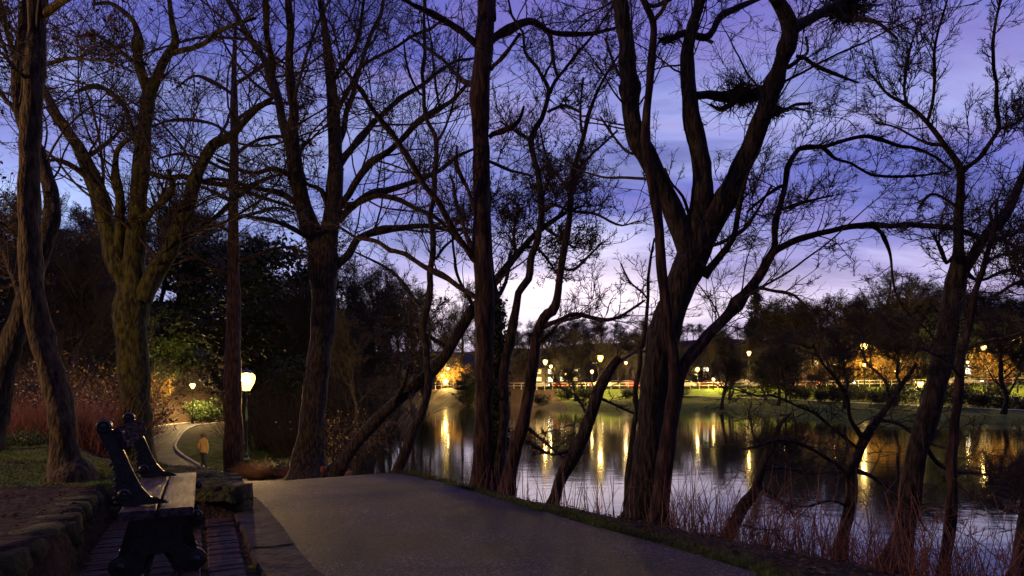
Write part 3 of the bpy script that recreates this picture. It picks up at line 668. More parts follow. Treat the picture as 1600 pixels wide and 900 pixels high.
def traced_tree(name, label, base_Y, limbs, mat='bark', seed=1, n1=110, l1=1.6, n2=7, n3=5, up=.3, dyn=1.4, group=None, rough=.06, extra=None, wlimb=None, cat='tree', k=14, rmin=None, curl=.18, tmin=.12, flat=None, twmat='twig', leaf=None, topy=520):
    """limbs: lists of (px, py, width_px) read off the photograph; the first starts at the ground"""
    rng = np.random.default_rng(seed); built = []; pieces = []; PP = []; RR = []; W = []
    rmin = rmin or 0.00027 * base_Y + .0006
    for li, lm in enumerate(limbs):
        dy = None
        if isinstance(lm, dict): dy = lm.get('dy'); lm = lm['p']
        a = np.array(lm, float)
        if li == 0: y0 = base_Y; dy = 0.0 if dy is None else dy
        else:
            best = 1e9; y0 = base_Y
            for bp, bY in built:
                d = np.hypot(bp[:, 0] - a[0, 0], bp[:, 1] - a[0, 1]); i = int(np.argmin(d))
                if d[i] < best: best = d[i]; y0 = bY[i]
            if dy is None: dy = rng.uniform(-1, 1) * dyn
        n_ = max(10, int(np.hypot(*np.diff(a[:, :2], axis=0).T).sum() / 9))
        c = cat_rom(a, n_)
        if len(a) > 2 and (li > 0 or (a[:, 2].max() < 28 and k != 13)):      # thin limbs kink from fork to fork
            nk = max(3, n_ // 3); kx = np.interp(np.linspace(0, 1, n_), np.linspace(0, 1, nk), rng.normal(size=nk)); ky = np.interp(np.linspace(0, 1, n_), np.linspace(0, 1, nk), rng.normal(size=nk))
            am = np.clip(3.2 - .07 * c[:, 2], .6, 2.6) * np.clip(np.linspace(0, 8, n_), 0, 1); c[:, 0] += kx * am; c[:, 1] += ky * am
        nb_ = rng.integers(2, 6); kn = np.zeros(n_)
        for b_ in rng.uniform(0, n_, nb_): kn += rng.uniform(.08, .3) * np.exp(-((np.arange(n_) - b_) / 1.3) ** 2)
        c[:, 2] *= 1 + (kn if li > 0 else kn * .4)
        s = np.linspace(0, 1, n_); Yd = y0 + dy * s ** 1.2
        X = (c[:, 0] - CX) / F * Yd; Zz = CAMH - (c[:, 1] - YH) / F * Yd; R = np.maximum(c[:, 2], .8) / 2 / F * Yd
        pts = np.c_[X, Yd, Zz]
        if li == 0:
            zb = z1(X[0], Yd[0]); pts = np.vstack([[pts[0, 0], pts[0, 1], min(zb, pts[0, 2]) - .25], pts]); R = np.r_[R[0] * 1.15, R]; n_ += 1
        built.append((c[:, :2], Yd))
        # irregular, knotty surface
        V, Q = tubes(pts[None], R[None], k)
        V = V.reshape(n_, k, 3); ctr = pts[:, None, :]; dv = V - ctr
        ph = rng.uniform(0, 6.28, 4); ss = np.arange(n_)[:, None]; kk = np.arange(k)[None] * 2 * np.pi / k
        ns = rough * (np.sin(ss * .55 + ph[0] + 2 * kk) + .8 * np.sin(ss * .23 + ph[1] + 3 * kk) + .5 * np.sin(ss * 1.1 + ph[2] + kk)) + rng.normal(size=(n_, k)) * rough * .25
        V = ctr + dv * (1 + ns)[..., None]
        pieces.append((V.reshape(-1, 3), Q))
        if n_ > 2:
            sI = np.linspace(0, n_ - 1, 24); p24 = np.stack([np.interp(sI, np.arange(n_), pts[:, q]) for q in range(3)], 1); r24 = np.interp(sI, np.arange(n_), R)
            PP.append(p24); RR.append(r24)
            Lm = np.linalg.norm(np.diff(pts, axis=0), axis=1).sum()
            w = Lm * (.25 if R.mean() > .13 else 1.0)
            if li == 0: w *= .35
            W.append(w if wlimb is None else w * wlimb[li])
    root_loc = Vector(pieces[0][0][:k].mean(axis=0)); root_loc.z = z1(root_loc.x, root_loc.y)
    root = empty(name, root_loc); tag(root, label, cat, group)
    off = np.array(root_loc)
    v, q = joinp(pieces); tr = mesh_np('trunk', v - off, q, M[mat], root)
    if n1 > 0:
        PPa = np.array(PP); RRa = np.array(RR); Wa = np.array(W)
        # the stretch of the trunk near the ground stays bare
        PPt = PPa.copy(); RRt = RRa.copy()
        i_ = np.argmax(PPa[0, :, 2] > CAMH + (YH - topy) / F * base_Y) if (PPa[0, :, 2] > CAMH + (YH - topy) / F * base_Y).any() else None
        if i_ is not None and i_ < 22:
            sI = np.linspace(i_, 23, 24); PPt[0] = np.stack([np.interp(sI, np.arange(24), PPa[0, :, q_]) for q_ in range(3)], 1); RRt[0] = np.interp(sI, np.arange(24), RRa[0]); 
        elif i_ is None and len(PP) > 1: Wa[0] = 1e-6
        tw, tips = twigs(rng, PPt, RRt, Wa, n1, l1, n2, n3, up=up, rmin=rmin, curl=curl, tmin=tmin, flat=flat)
        v, q = joinp(tw); mesh_np('crown', v - off, q, M[twmat], root)
        if leaf:
            cnt, size, lm_, nm = leaf; sel = tips[rng.choice(len(tips), min(cnt, len(tips)))]
            v, q = leaves_mesh(rng, sel, size, size * 1.5); mesh_np(nm, v - off, q, M[lm_], root, smooth=False)
    return root

G1 = 'bare trees on the lawn and along the path'
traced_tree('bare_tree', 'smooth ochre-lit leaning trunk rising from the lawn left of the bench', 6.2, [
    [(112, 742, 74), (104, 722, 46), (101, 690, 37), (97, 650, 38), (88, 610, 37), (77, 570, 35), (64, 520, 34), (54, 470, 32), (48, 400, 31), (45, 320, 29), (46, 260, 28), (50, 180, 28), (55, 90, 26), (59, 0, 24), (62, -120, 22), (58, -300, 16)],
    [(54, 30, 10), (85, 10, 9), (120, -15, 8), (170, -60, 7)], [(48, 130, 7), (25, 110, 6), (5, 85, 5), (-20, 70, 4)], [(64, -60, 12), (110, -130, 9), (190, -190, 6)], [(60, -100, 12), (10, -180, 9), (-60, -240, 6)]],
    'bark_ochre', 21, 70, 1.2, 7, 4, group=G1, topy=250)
traced_tree('bare_tree', 'dark crooked trunk leaning in from the left edge behind the ochre trunk', 8.5, [
    [(-22, 690, 46), (-8, 640, 36), (12, 560, 30), (36, 480, 26), (64, 400, 22), (80, 345, 22), (81, 310, 21), (72, 270, 19), (56, 225, 16), (33, 190, 15), (26, 110, 14), (36, 50, 13), (42, -20, 12), (40, -160, 8)],
    [(24, 175, 8), (8, 150, 6), (-15, 140, 5)], [(30, 90, 8), (12, 60, 6), (0, 10, 5), (-8, -40, 4)], [(66, 395, 8), (30, 370, 6), (0, 345, 5), (-40, 335, 4)], [(36, 480, 9), (15, 420, 7), (2, 370, 5), (-10, 300, 4)], [(30, 130, 7), (80, 100, 5), (130, 90, 4), (180, 95, 3)]],
    'bark', 22, 120, 1.5, 8, 5, group=G1, topy=420, leaf=(1500, .03, 'dry_leaf', 'leaves'))
traced_tree('bare_tree', 'mossy spreading tree behind the bench, foot lit yellow-green', 13, [
    [(218, 742, 80), (215, 722, 60), (212, 700, 48), (212, 640, 42), (210, 600, 42), (206, 540, 44), (205, 490, 50), (207, 440, 34), (213, 350, 26), (222, 250, 23), (230, 165, 19), (240, 132, 16), (258, 92, 13), (274, 66, 11), (268, 30, 8), (262, -30, 6)],
    [(205, 485, 34), (195, 440, 28), (177, 390, 24), (166, 350, 23), (150, 290, 24), (130, 250, 21), (108, 210, 16), (85, 168, 14), (68, 140, 12), (45, 105, 8), (20, 85, 5)],
    [(222, 470, 30), (240, 430, 27), (262, 395, 24), (288, 335, 20), (308, 275, 18), (330, 230, 15), (362, 205, 12), (400, 172, 8), (425, 150, 5)],
    [(182, 410, 16), (191, 360, 15), (190, 324, 13), (178, 280, 11), (182, 240, 8), (196, 222, 7), (213, 218, 5)],
    [(232, 150, 12), (218, 95, 12), (215, 55, 11), (205, 30, 7), (180, 12, 6), (140, 0, 4)], [(262, 86, 8), (290, 76, 8), (320, 68, 7), (352, 45, 5), (400, 30, 4)],
    [(206, 94, 7), (180, 75, 6), (150, 55, 5), (120, 58, 3)], [(222, 265, 8), (270, 275, 8), (320, 285, 8), (370, 292, 7), (430, 318, 5), (480, 335, 3)],
    [(212, 345, 9), (245, 325, 8), (268, 290, 8), (262, 262, 5)], [(150, 285, 8), (120, 265, 6), (90, 250, 5), (65, 258, 3)], [(262, 395, 9), (320, 350, 7), (370, 310, 6), (410, 290, 4)], [(128, 248, 6), (150, 235, 5), (185, 205, 4), (200, 170, 3)],
    [(222, 245, 8), (190, 160, 7), (150, 135, 6), (120, 140, 4)]],
    'bark_moss', 23, 170, 1.9, 7, 4, group=G1, topy=380, curl=.26, leaf=(700, .03, 'dry_leaf', 'leaves'))
traced_tree('bare_tree', 'straight slim reddish trunk directly left of the lit lamp post', 20.0, [
    [(365, 745, 34), (364, 720, 29), (365, 640, 26), (364, 560, 24), (365, 480, 20), (365, 400, 16), (365, 300, 14), (366, 200, 12), (366, 110, 8), (368, 40, 4)]]
    + [[(365, y, 5.5), (365 + s * 40, y - 14 - dy, 4.5), (365 + s * w * .7, y - 22 - dy, 3.5), (365 + s * w, y - 18, 2.5)] for y, s, w, dy in ((190, 1, 110, 12), (215, -1, 130, 6), (245, 1, 125, 10), (268, -1, 120, 4), (300, 1, 120, 3), (318, -1, 110, 8), (350, 1, 95, 6), (364, -1, 120, 2), (410, 1, 110, 0), (430, -1, 90, 4), (150, -1, 90, 10), (130, 1, 80, 10))],
    'bark_red', 24, 110, 2.4, 7, 3, up=.05, group=G1, topy=480, dyn=2.5, leaf=(1500, .06, 'dry_leaf', 'leaves'))
traced_tree('bare_tree', 'big forked trunk with pale edge streaks where road meets dark wood', 14, [
    [(482, 745, 70), (481, 730, 56), (483, 705, 46), (488, 660, 40), (492, 620, 36), (499, 560, 35), (505, 500, 37), (505, 440, 40), (505, 405, 46), (512, 375, 32), (520, 330, 26), (524, 267, 24), (522, 200, 20), (518, 133, 17), (513, 85, 14), (507, 40, 11), (498, -15, 9), (490, -100, 6)],
    [(503, 402, 36), (493, 376, 30), (478, 330, 26), (467, 289, 24), (457, 240, 22), (453, 208, 19), (455, 170, 15), (453, 67, 12), (451, -20, 10), (448, -120, 7)],
    [(450, 215, 17), (440, 178, 14), (428, 138, 13), (418, 111, 11), (400, 75, 10), (382, 44, 9), (360, 0, 8), (335, -50, 6)], [(424, 125, 9), (427, 90, 9), (420, 44, 8), (414, -30, 6)],
    {'p': [(527, 332, 11), (545, 298, 11), (575, 260, 10), (618, 222, 9), (667, 178, 8), (733, 133, 5)], 'dy': -2}, {'p': [(529, 345, 12), (553, 320, 11), (590, 302, 10), (653, 284, 8), (742, 229, 4)], 'dy': 2},
    {'p': [(527, 325, 9), (565, 312, 8), (612, 308, 8), (650, 322, 7), (690, 345, 6), (725, 385, 4)], 'dy': -1}, {'p': [(520, 420, 13), (540, 398, 12), (566, 372, 11), (610, 357, 10), (665, 352, 8), (730, 365, 5)], 'dy': 1},
    [(526, 262, 12), (545, 235, 10), (570, 207, 9), (631, 155, 7), (698, 107, 5), (738, 87, 3)], [(524, 240, 11), (535, 205, 10), (547, 165, 8), (556, 129, 7), (575, 75, 6), (595, 9, 5), (605, -40, 3)],
    [(520, 190, 7), (545, 140, 6), (575, 100, 5), (640, 60, 4), (700, 30, 3)], [(500, 385, 8), (470, 365, 7), (430, 345, 6), (380, 340, 4)], [(467, 285, 8), (430, 268, 7), (395, 272, 6), (340, 250, 4)], [(478, 330, 9), (440, 300, 8), (400, 290, 7), (350, 282, 5), (300, 285, 3)],
    [(520, 330, 8), (500, 300, 7), (480, 290, 5), (466, 270, 4)], [(516, 130, 7), (545, 90, 6), (560, 50, 5), (570, 0, 4)]],
    'bark', 25, 180, 2.0, 7, 4, group=G1, topy=330, dyn=2.5)
G2 = 'bare trees along the lake bank'
traced_tree('bare_tree', 'slender curving stem at the water edge with a leaning mossy foot', 11, [
    [(614, 756, 22), (622, 735, 18), (646, 676, 15), (660, 640, 13), (668, 600, 12), (665, 555, 11), (663, 500, 11), (671, 440, 10), (675, 395, 9), (676, 330, 8), (681, 267, 8), (682, 213, 7), (664, 178, 6), (663, 120, 6), (666, 60, 5), (664, -30, 4)],
    [(664, 486, 5), (636, 451, 4.5), (605, 420, 4), (560, 395, 3)], [(675, 405, 4), (700, 380, 3.5), (720, 365, 3)], [(680, 225, 4), (700, 180, 3), (715, 130, 3), (720, 80, 2)], [(664, 150, 4), (640, 110, 3), (630, 60, 2.5)], [(652, 660, 4), (640, 640, 3), (645, 610, 2.5)]],
    'bark', 31, 60, .9, 7, 4, group=G2, topy=480)
traced_tree('leaning_tree', 'long trunk leaning far right over the lake edge behind the tall stems', 12, [
    [(520, 742, 30), (532, 728, 24), (553, 698, 19), (606, 640, 18), (682, 572, 18), (712, 528, 17), (738, 485, 15), (770, 445, 13), (803, 403, 11), (840, 363, 9), (883, 333, 6), (910, 322, 3)],
    [(700, 545, 7), (670, 520, 6), (620, 510, 5), (570, 500, 3)], [(740, 480, 6), (720, 440, 5), (712, 400, 4), (700, 350, 3)], [(803, 403, 5), (800, 360, 4), (812, 320, 3)], [(850, 355, 5), (870, 370, 4), (900, 385, 3)], [(820, 385, 5), (850, 400, 4), (880, 440, 3)], [(845, 360, 5), (850, 310, 4), (860, 270, 3)], [(870, 340, 4), (895, 300, 3), (905, 270, 2)], [(606, 640, 6), (630, 600, 5), (640, 570, 3)]],
    'bark', 32, 150, 1.1, 8, 5, group=G2, topy=500, leaf=(7000, .022, 'dry_leaf', 'leaves'), wlimb=[.5, .5, .5, 2, 2, 2, 3, 3, .6])
traced_tree('ivy_tree', 'dark ivy-covered trunk touching the tall straight one on its right side', 9.9, [
    [(786, 770, 34), (783, 745, 26), (779, 700, 21), (777, 620, 20), (776, 540, 20), (771, 470, 19), (764, 420, 17), (760, 360, 12), (765, 300, 6)], [(771, 478, 8), (790, 440, 6), (800, 390, 4)]],
    'bark', 33, 24, .7, 6, 4, group=G2, topy=450)
def ivy_on(root, Y, pts, n_, seed, mat='ivy', size=.03, rad=.16):
    rng = np.random.default_rng(seed); c = cat_rom(np.array(pts, float), 60); s = rng.random(n_) * 59; px = np.interp(s, np.arange(60), c[:, 0]); py = np.interp(s, np.arange(60), c[:, 1])
    p = np.c_[(px - CX) / F * Y, np.full(n_, Y), CAMH - (py - YH) / F * Y]; a = rng.random(n_) * 6.28; r = rad * (.6 + .6 * rng.random(n_)); p[:, 0] += np.cos(a) * r; p[:, 1] += np.sin(a) * r
    v, q = leaves_mesh(rng, p, size, .02); mesh_np('ivy', v - np.array(root.location), q, M[mat], root, smooth=False)
ivy_on(bpy.data.objects['ivy_tree'], 9.9, [(786, 765), (779, 700), (777, 620), (776, 540), (771, 470)], 5200, 5)
traced_tree('bare_tree', 'tallest dead-straight trunk at the middle of the lake bank', 9.2, [
    [(752, 775, 66), (753, 758, 46), (755, 720, 33), (756, 660, 29), (757, 600, 28), (757, 500, 30), (755, 400, 30), (752, 300, 27), (751, 200, 27), (750, 140, 31), (755, 90, 29), (759, 0, 27), (758, -150, 24), (762, -330, 16)],
    {'p': [(752, 412, 13), (733, 398, 10), (690, 330, 9), (649, 267, 9), (600, 195, 8), (556, 133, 6), (530, 100, 4)], 'dy': -1.5}, {'p': [(745, 466, 9), (720, 448, 8), (637, 400, 7), (587, 377, 6), (537, 357, 4), (500, 345, 3)], 'dy': 1.5},
    {'p': [(748, 72, 12), (730, 58, 11), (690, 30, 9), (650, 8, 7), (612, -8, 5)], 'dy': -1}, {'p': [(764, 66, 13), (785, 52, 12), (825, 34, 10), (860, 50, 8), (900, 54, 7), (965, 42, 4)], 'dy': 1},
    [(764, 215, 8), (790, 205, 7), (812, 190, 6), (818, 165, 4)], [(768, 108, 6), (790, 90, 5), (812, 55, 4)], [(745, 135, 7), (720, 125, 6), (690, 90, 5), (640, 60, 3)], [(764, 252, 4), (790, 260, 4), (830, 275, 3)], [(742, 330, 7), (730, 290, 5), (715, 260, 5), (712, 230, 4)], [(742, 400, 7), (715, 330, 6), (712, 290, 5), (705, 270, 3)],
    [(770, 30, 12), (775, -20, 12), (790, -90, 9), (830, -170, 6)], [(836, 38, 6), (858, 60, 6), (862, 95, 5), (868, 122, 4)]],
    'bark_red', 34, 150, 1.4, 8, 5, group=G2, topy=300, dyn=1.6)
traced_tree('bare_tree', 'thin twin stem curving up just right of the tall straight trunk', 9.2, [
    [(772, 765, 26), (780, 700, 19), (786, 640, 17), (789, 570, 16), (800, 510, 14), (815, 458, 12), (830, 400, 11), (844, 355, 10), (848, 325, 10), (841, 285, 10), (835, 250, 9), (833, 218, 9), (850, 180, 8), (860, 142, 7), (845, 115, 5), (828, 90, 5), (809, 45, 4), (795, 0, 3)],
    [(860, 145, 6), (871, 124, 5), (907, 80, 4), (942, 27, 3), (965, -10, 2)], [(833, 218, 5), (810, 205, 4), (780, 190, 3)], [(855, 175, 4), (880, 165, 4), (905, 175, 3)], [(787, 630, 4), (768, 600, 3)], [(848, 330, 5), (868, 318, 5), (890, 325, 3)], [(851, 120, 4), (862, 95, 3), (858, 65, 3), (845, 30, 2)]],
    'bark', 35, 80, .95, 7, 4, group=G2, topy=430)
traced_tree('bare_tree', 'forked stem with an elbow, second right of the tall straight trunk', 8.7, [
    [(790, 772, 32), (797, 740, 24), (806, 700, 21), (818, 660, 20), (828, 600, 18), (834, 555, 17), (840, 520, 17), (852, 494, 15), (868, 478, 13), (878, 410, 11), (889, 345, 10), (895, 275, 9), (912, 213, 7), (922, 172, 6), (945, 120, 4), (985, 60, 3)],
    {'p': [(842, 514, 8), (868, 500, 7), (895, 492, 7), (948, 500, 6), (985, 484, 4), (1011, 471, 3)], 'dy': -.8}, [(838, 535, 6), (860, 525, 5), (875, 510, 4), (905, 500, 3)], [(895, 275, 5), (930, 240, 4), (960, 200, 3)], [(892, 330, 4), (930, 335, 3.5), (965, 352, 3), (1000, 345, 2)], [(880, 420, 4), (905, 415, 4), (940, 385, 3)], [(912, 213, 4), (905, 170, 3), (910, 120, 2)],
    [(893, 300, 4), (868, 270, 4), (850, 240, 3), (845, 200, 2)], [(820, 665, 5), (850, 690, 4), (880, 712, 3)]],
    'bark_red', 36, 90, 1.0, 7, 5, group=G2, topy=450)
traced_tree('broken_trunk', 'short snapped trunk leaning right over the water left of the big fork', 8.0, [
    [(862, 790, 24), (868, 774, 19), (886, 730, 20), (906, 688, 20), (928, 638, 18), (946, 600, 17), (960, 570, 15), (966, 557, 12)],
    [(958, 575, 5), (985, 555, 4), (1010, 552, 3)], [(900, 700, 5), (870, 705, 5), (845, 700, 5), (822, 690, 4)], [(920, 655, 4), (900, 620, 3), (870, 600, 2)], [(935, 620, 4), (980, 640, 3.5), (1010, 655, 2.5)]],
    'bark', 37, 24, .6, 6, 4, group=G2, topy=640)
traced_tree('sapling', 'thin dark pole-like stem close to the left of the big fork', 7.6, [
    [(978, 790, 10), (981, 748, 9), (986, 690, 9), (992, 640, 8.5), (999, 560, 7), (1006, 500, 6), (1012, 450, 5), (1022, 372, 3)], [(1000, 545, 3), (1020, 520, 2.5), (1040, 510, 2)], [(1010, 465, 3), (985, 440, 2.5), (970, 410, 2)]],
    'bark', 38, 16, .5, 5, 4, group=G2, topy=520)
traced_tree('bare_tree', 'massive dark tree forking into three heavy limbs by the lake', 6.9, [
    [(1000, 824, 86), (1003, 806, 60), (1007, 780, 54), (1011, 740, 47), (1015, 690, 44), (1020, 630, 44), (1027, 570, 44), (1041, 510, 46), (1061, 455, 47), (1078, 410, 48), (1092, 375, 46), (1094, 330, 34), (1098, 290, 30), (1094, 240, 28), (1082, 190, 27), (1076, 140, 24), (1073, 89, 20), (1080, 50, 18), (1092, 10, 15), (1110, -60, 12), (1120, -160, 8)],
    [(1080, 400, 40), (1066, 362, 34), (1047, 322, 30), (1028, 277, 29), (1005, 235, 30), (991, 200, 29), (985, 150, 27), (984, 111, 25), (977, 60, 24), (969, 22, 23), (964, -60, 22), (975, -220, 15)],
    [(1092, 392, 44), (1106, 358, 38), (1124, 328, 35), (1150, 280, 31), (1173, 231, 29), (1190, 190, 30), (1204, 151, 26), (1220, 105, 24), (1231, 72, 24), (1232, 40, 24), (1215, 5, 20), (1190, -40, 16), (1170, -120, 10)],
    [(1236, 48, 20), (1258, 38, 17), (1285, 20, 14), (1310, 4, 12), (1345, -20, 10)],
    [(1088, 150, 13), (1105, 145, 13), (1130, 150, 15), (1152, 152, 17), (1168, 150, 16), (1188, 142, 12), (1200, 138, 10)], [(1150, 152, 9), (1140, 165, 8), (1125, 170, 5), (1108, 163, 4)],
    [(1036, 64, 8), (1056, 58, 9), (1078, 56, 10), (1104, 60, 11), (1114, 50, 10), (1124, 27, 9), (1155, 13, 8), (1190, -5, 6)], [(1102, 60, 6), (1112, 66, 5)],
    [(1222, 105, 7), (1236, 102, 6), (1253, 91, 6), (1270, 102, 5), (1289, 111, 5), (1320, 122, 4), (1345, 130, 3)], [(1300, 10, 9), (1325, 30, 8), (1350, 30, 6), (1373, 36, 5), (1400, 58, 4)], [(1245, 88, 5), (1262, 80, 4), (1262, 60, 3)],
    [(1100, 433, 13), (1118, 408, 11), (1140, 373, 10), (1152, 340, 8), (1160, 303, 6), (1170, 265, 4)], [(1140, 372, 7), (1165, 358, 6), (1185, 330, 4), (1205, 290, 3)], [(1100, 385, 6), (1125, 380, 5), (1150, 365, 4)], [(1073, 345, 5), (1065, 310, 4), (1050, 285, 3), (1045, 262, 2)],
    [(1208, 165, 7), (1225, 170, 5), (1240, 160, 4), (1270, 158, 3)], [(985, 140, 5), (960, 110, 4), (945, 60, 3)], [(1006, 232, 5), (980, 235, 4), (960, 215, 3), (940, 180, 2)], [(1098, 0, 7), (1060, -10, 6), (1020, 10, 5), (1000, 0, 4)]],
    'bark', 39, 150, .95, 8, 5, group=G2, topy=230, dyn=.9, k=18, curl=.22)
traced_tree('bare_tree', 'reddish stem pressed to the massive fork, with an arching right branch', 6.45, [
    [(1026, 822, 40), (1030, 800, 30), (1036, 750, 27), (1044, 690, 25), (1051, 640, 24), (1056, 600, 23), (1051, 550, 18), (1042, 490, 16), (1036, 440, 16), (1032, 400, 15), (1030, 360, 15), (1022, 305, 15), (1012, 250, 14), (1009, 200, 13), (1014, 140, 12), (1018, 89, 12), (1021, 40, 11), (1008, 5, 9), (990, -40, 7)],
    {'p': [(1053, 616, 22), (1068, 572, 20), (1092, 538, 18), (1127, 500, 17), (1152, 474, 16), (1173, 450, 15), (1195, 415, 15), (1208, 370, 10), (1213, 327, 9), (1225, 285, 9), (1240, 236, 8), (1262, 228, 7), (1290, 225, 6), (1351, 216, 6), (1418, 231, 5), (1484, 262, 3)], 'dy': .8},
    {'p': [(1198, 410, 13), (1215, 388, 11), (1250, 372, 10), (1300, 358, 9), (1365, 352, 9), (1430, 352, 8), (1490, 358, 8), (1545, 375, 6), (1600, 392, 5), (1650, 410, 3)], 'dy': .5},
    {'p': [(1362, 354, 5), (1380, 362, 5), (1390, 385, 4), (1395, 430, 3.5), (1402, 465, 3), (1430, 500, 2.5), (1465, 535, 2)], 'dy': .1}, {'p': [(1278, 227, 5), (1300, 242, 4.5), (1324, 258, 4), (1369, 272, 4), (1430, 275, 3.5), (1484, 271, 3)], 'dy': .5},
    [(1175, 450, 6), (1200, 452, 5), (1235, 462, 4), (1275, 490, 3), (1330, 520, 2)], [(1225, 290, 5), (1195, 310, 4), (1170, 330, 3)], [(1213, 330, 4), (1250, 320, 4), (1300, 300, 3)], [(1018, 35, 6), (1035, 15, 6), (1050, -20, 5)]],
    'bark_red', 40, 160, .85, 8, 5, group=G2, topy=250, dyn=.8, up=.2, wlimb=[.4, 1.8, 1.1, .6, 1.6, 1, 2, 2, 1])
traced_tree('leaning_sapling', 'thin trunk leaning right out of the brambles beside the massive fork', 6.4, [
    [(1134, 845, 22), (1144, 826, 18), (1160, 795, 17), (1177, 767, 15), (1192, 730, 13), (1205, 695, 10), (1218, 665, 7), (1240, 640, 4)], [(1190, 735, 5), (1230, 730, 4), (1290, 738, 3), (1340, 730, 2)], [(1180, 760, 5), (1210, 775, 4), (1240, 800, 3)], [(1200, 705, 4), (1180, 680, 3), (1175, 650, 2)], [(1208, 690, 4), (1240, 690, 3), (1270, 700, 2)]],
    'bark', 41, 46, .65, 6, 4, group=G2, topy=760)
traced_tree('bare_tree', 'low many-branched dark tree hanging over the water near the bank', 6.2, [
    [(1312, 862, 24), (1320, 828, 18), (1326, 790, 17), (1331, 756, 16), (1340, 720, 15), (1352, 688, 14), (1368, 660, 12), (1390, 630, 9), (1412, 600, 7), (1430, 570, 4)],
    [(1330, 760, 7), (1310, 730, 6), (1270, 700, 5), (1220, 690, 4), (1160, 700, 3)], [(1350, 690, 8), (1330, 650, 6), (1318, 610, 5), (1290, 570, 4), (1270, 540, 3)], [(1370, 655, 6), (1400, 660, 5), (1440, 690, 4), (1480, 700, 3)], [(1335, 735, 6), (1370, 745, 5), (1420, 790, 4), (1450, 830, 3)], [(1345, 705, 5), (1280, 650, 4), (1200, 620, 3), (1120, 600, 2)], [(1326, 795, 5), (1300, 780, 4), (1250, 790, 3), (1200, 770, 2)], [(1390, 632, 5), (1380, 590, 4), (1350, 550, 3), (1345, 500, 2)]],
    'bark', 42, 85, 1.0, 7, 4, group=G2, topy=760, up=-.02, dyn=1.0)
traced_tree('bare_tree', 'tall dark trunk on the right forking into a high spray of fine branches', 5.6, [
    [(1396, 900, 70), (1402, 872, 42), (1410, 835, 32), (1420, 785, 30), (1432, 712, 29), (1452, 645, 30), (1470, 570, 30), (1484, 495, 29), (1496, 432, 27), (1498, 390, 16), (1497, 350, 13), (1500, 305, 12), (1501, 268, 11), (1490, 245, 8), (1476, 227, 7.5), (1449, 191, 6.5), (1418, 164, 5.5), (1387, 147, 4), (1360, 115, 3)],
    [(1500, 432, 20), (1515, 405, 16), (1550, 360, 15), (1580, 322, 13), (1598, 285, 12), (1612, 230, 11), (1640, 150, 8), (1660, 60, 5)],
    [(1503, 268, 8), (1515, 258, 7), (1533, 244, 6.5), (1552, 218, 6), (1558, 190, 5.5), (1556, 133, 5), (1553, 44, 4), (1562, -20, 3)], [(1449, 191, 5), (1460, 160, 4.5), (1461, 120, 4), (1463, 80, 3.5), (1472, 30, 3), (1482, -20, 2.5)], [(1418, 164, 4), (1412, 130, 3.5), (1420, 80, 3), (1432, 40, 2)],
    [(1500, 325, 5), (1470, 305, 4), (1450, 308, 4), (1430, 325, 3)], [(1496, 395, 6), (1480, 410, 5), (1470, 390, 4), (1460, 370, 3)], [(1503, 420, 5), (1530, 440, 4), (1570, 425, 4), (1610, 430, 3)], [(1556, 205, 4), (1580, 195, 3.5), (1610, 170, 3)], [(1476, 227, 4), (1440, 225, 3.5), (1400, 200, 3), (1370, 195, 2)], [(1555, 352, 5), (1548, 330, 4), (1555, 315, 3), (1575, 310, 3)],
    [(1440, 690, 6), (1480, 735, 5), (1540, 740, 4.5), (1600, 745, 4), (1660, 760, 3)]],
    'bark', 43, 200, .72, 8, 5, group=G2, topy=400, dyn=.8, wlimb=[1.3, 1, 1.6, 1.6, 1.4, 1, 1, 1, 1.4, 1.2, .8, .7], up=.4)
traced_tree('bare_tree', 'slim dark reddish trunk just right of the tall right-hand one', 5.3, [
    [(1470, 915, 24), (1475, 885, 18), (1482, 830, 16), (1487, 770, 15), (1489, 700, 14), (1494, 640, 13), (1499, 590, 12), (1507, 535, 10), (1522, 470, 9), (1536, 415, 8), (1548, 370, 6), (1560, 310, 4)], [(1505, 545, 5), (1540, 530, 4), (1590, 520, 3), (1640, 510, 2)], [(1500, 590, 4), (1470, 560, 3), (1440, 545, 2)], [(1536, 415, 4), (1570, 395, 3.5), (1610, 390, 3)], [(1488, 750, 4), (1530, 780, 4), (1580, 800, 3), (1640, 810, 2)]],
    'bark_red', 44, 80, .75, 7, 5, group=G2, topy=600)
traced_tree('bare_tree', 'cropped dark trunk at the lower right corner of the bank', 5.0, [
    [(1590, 930, 40), (1598, 880, 30), (1610, 800, 26), (1640, 700, 22), (1680, 560, 16), (1700, 400, 12), (1720, 250, 8)], [(1612, 790, 6), (1580, 760, 5), (1540, 755, 4)], [(1690, 480, 7), (1640, 450, 6), (1590, 440, 5), (1560, 460, 3)], [(1705, 380, 6), (1650, 340, 5), (1600, 350, 4), (1570, 380, 3)]],
    'bark', 45, 90, .8, 7, 5, group=G2, topy=560)
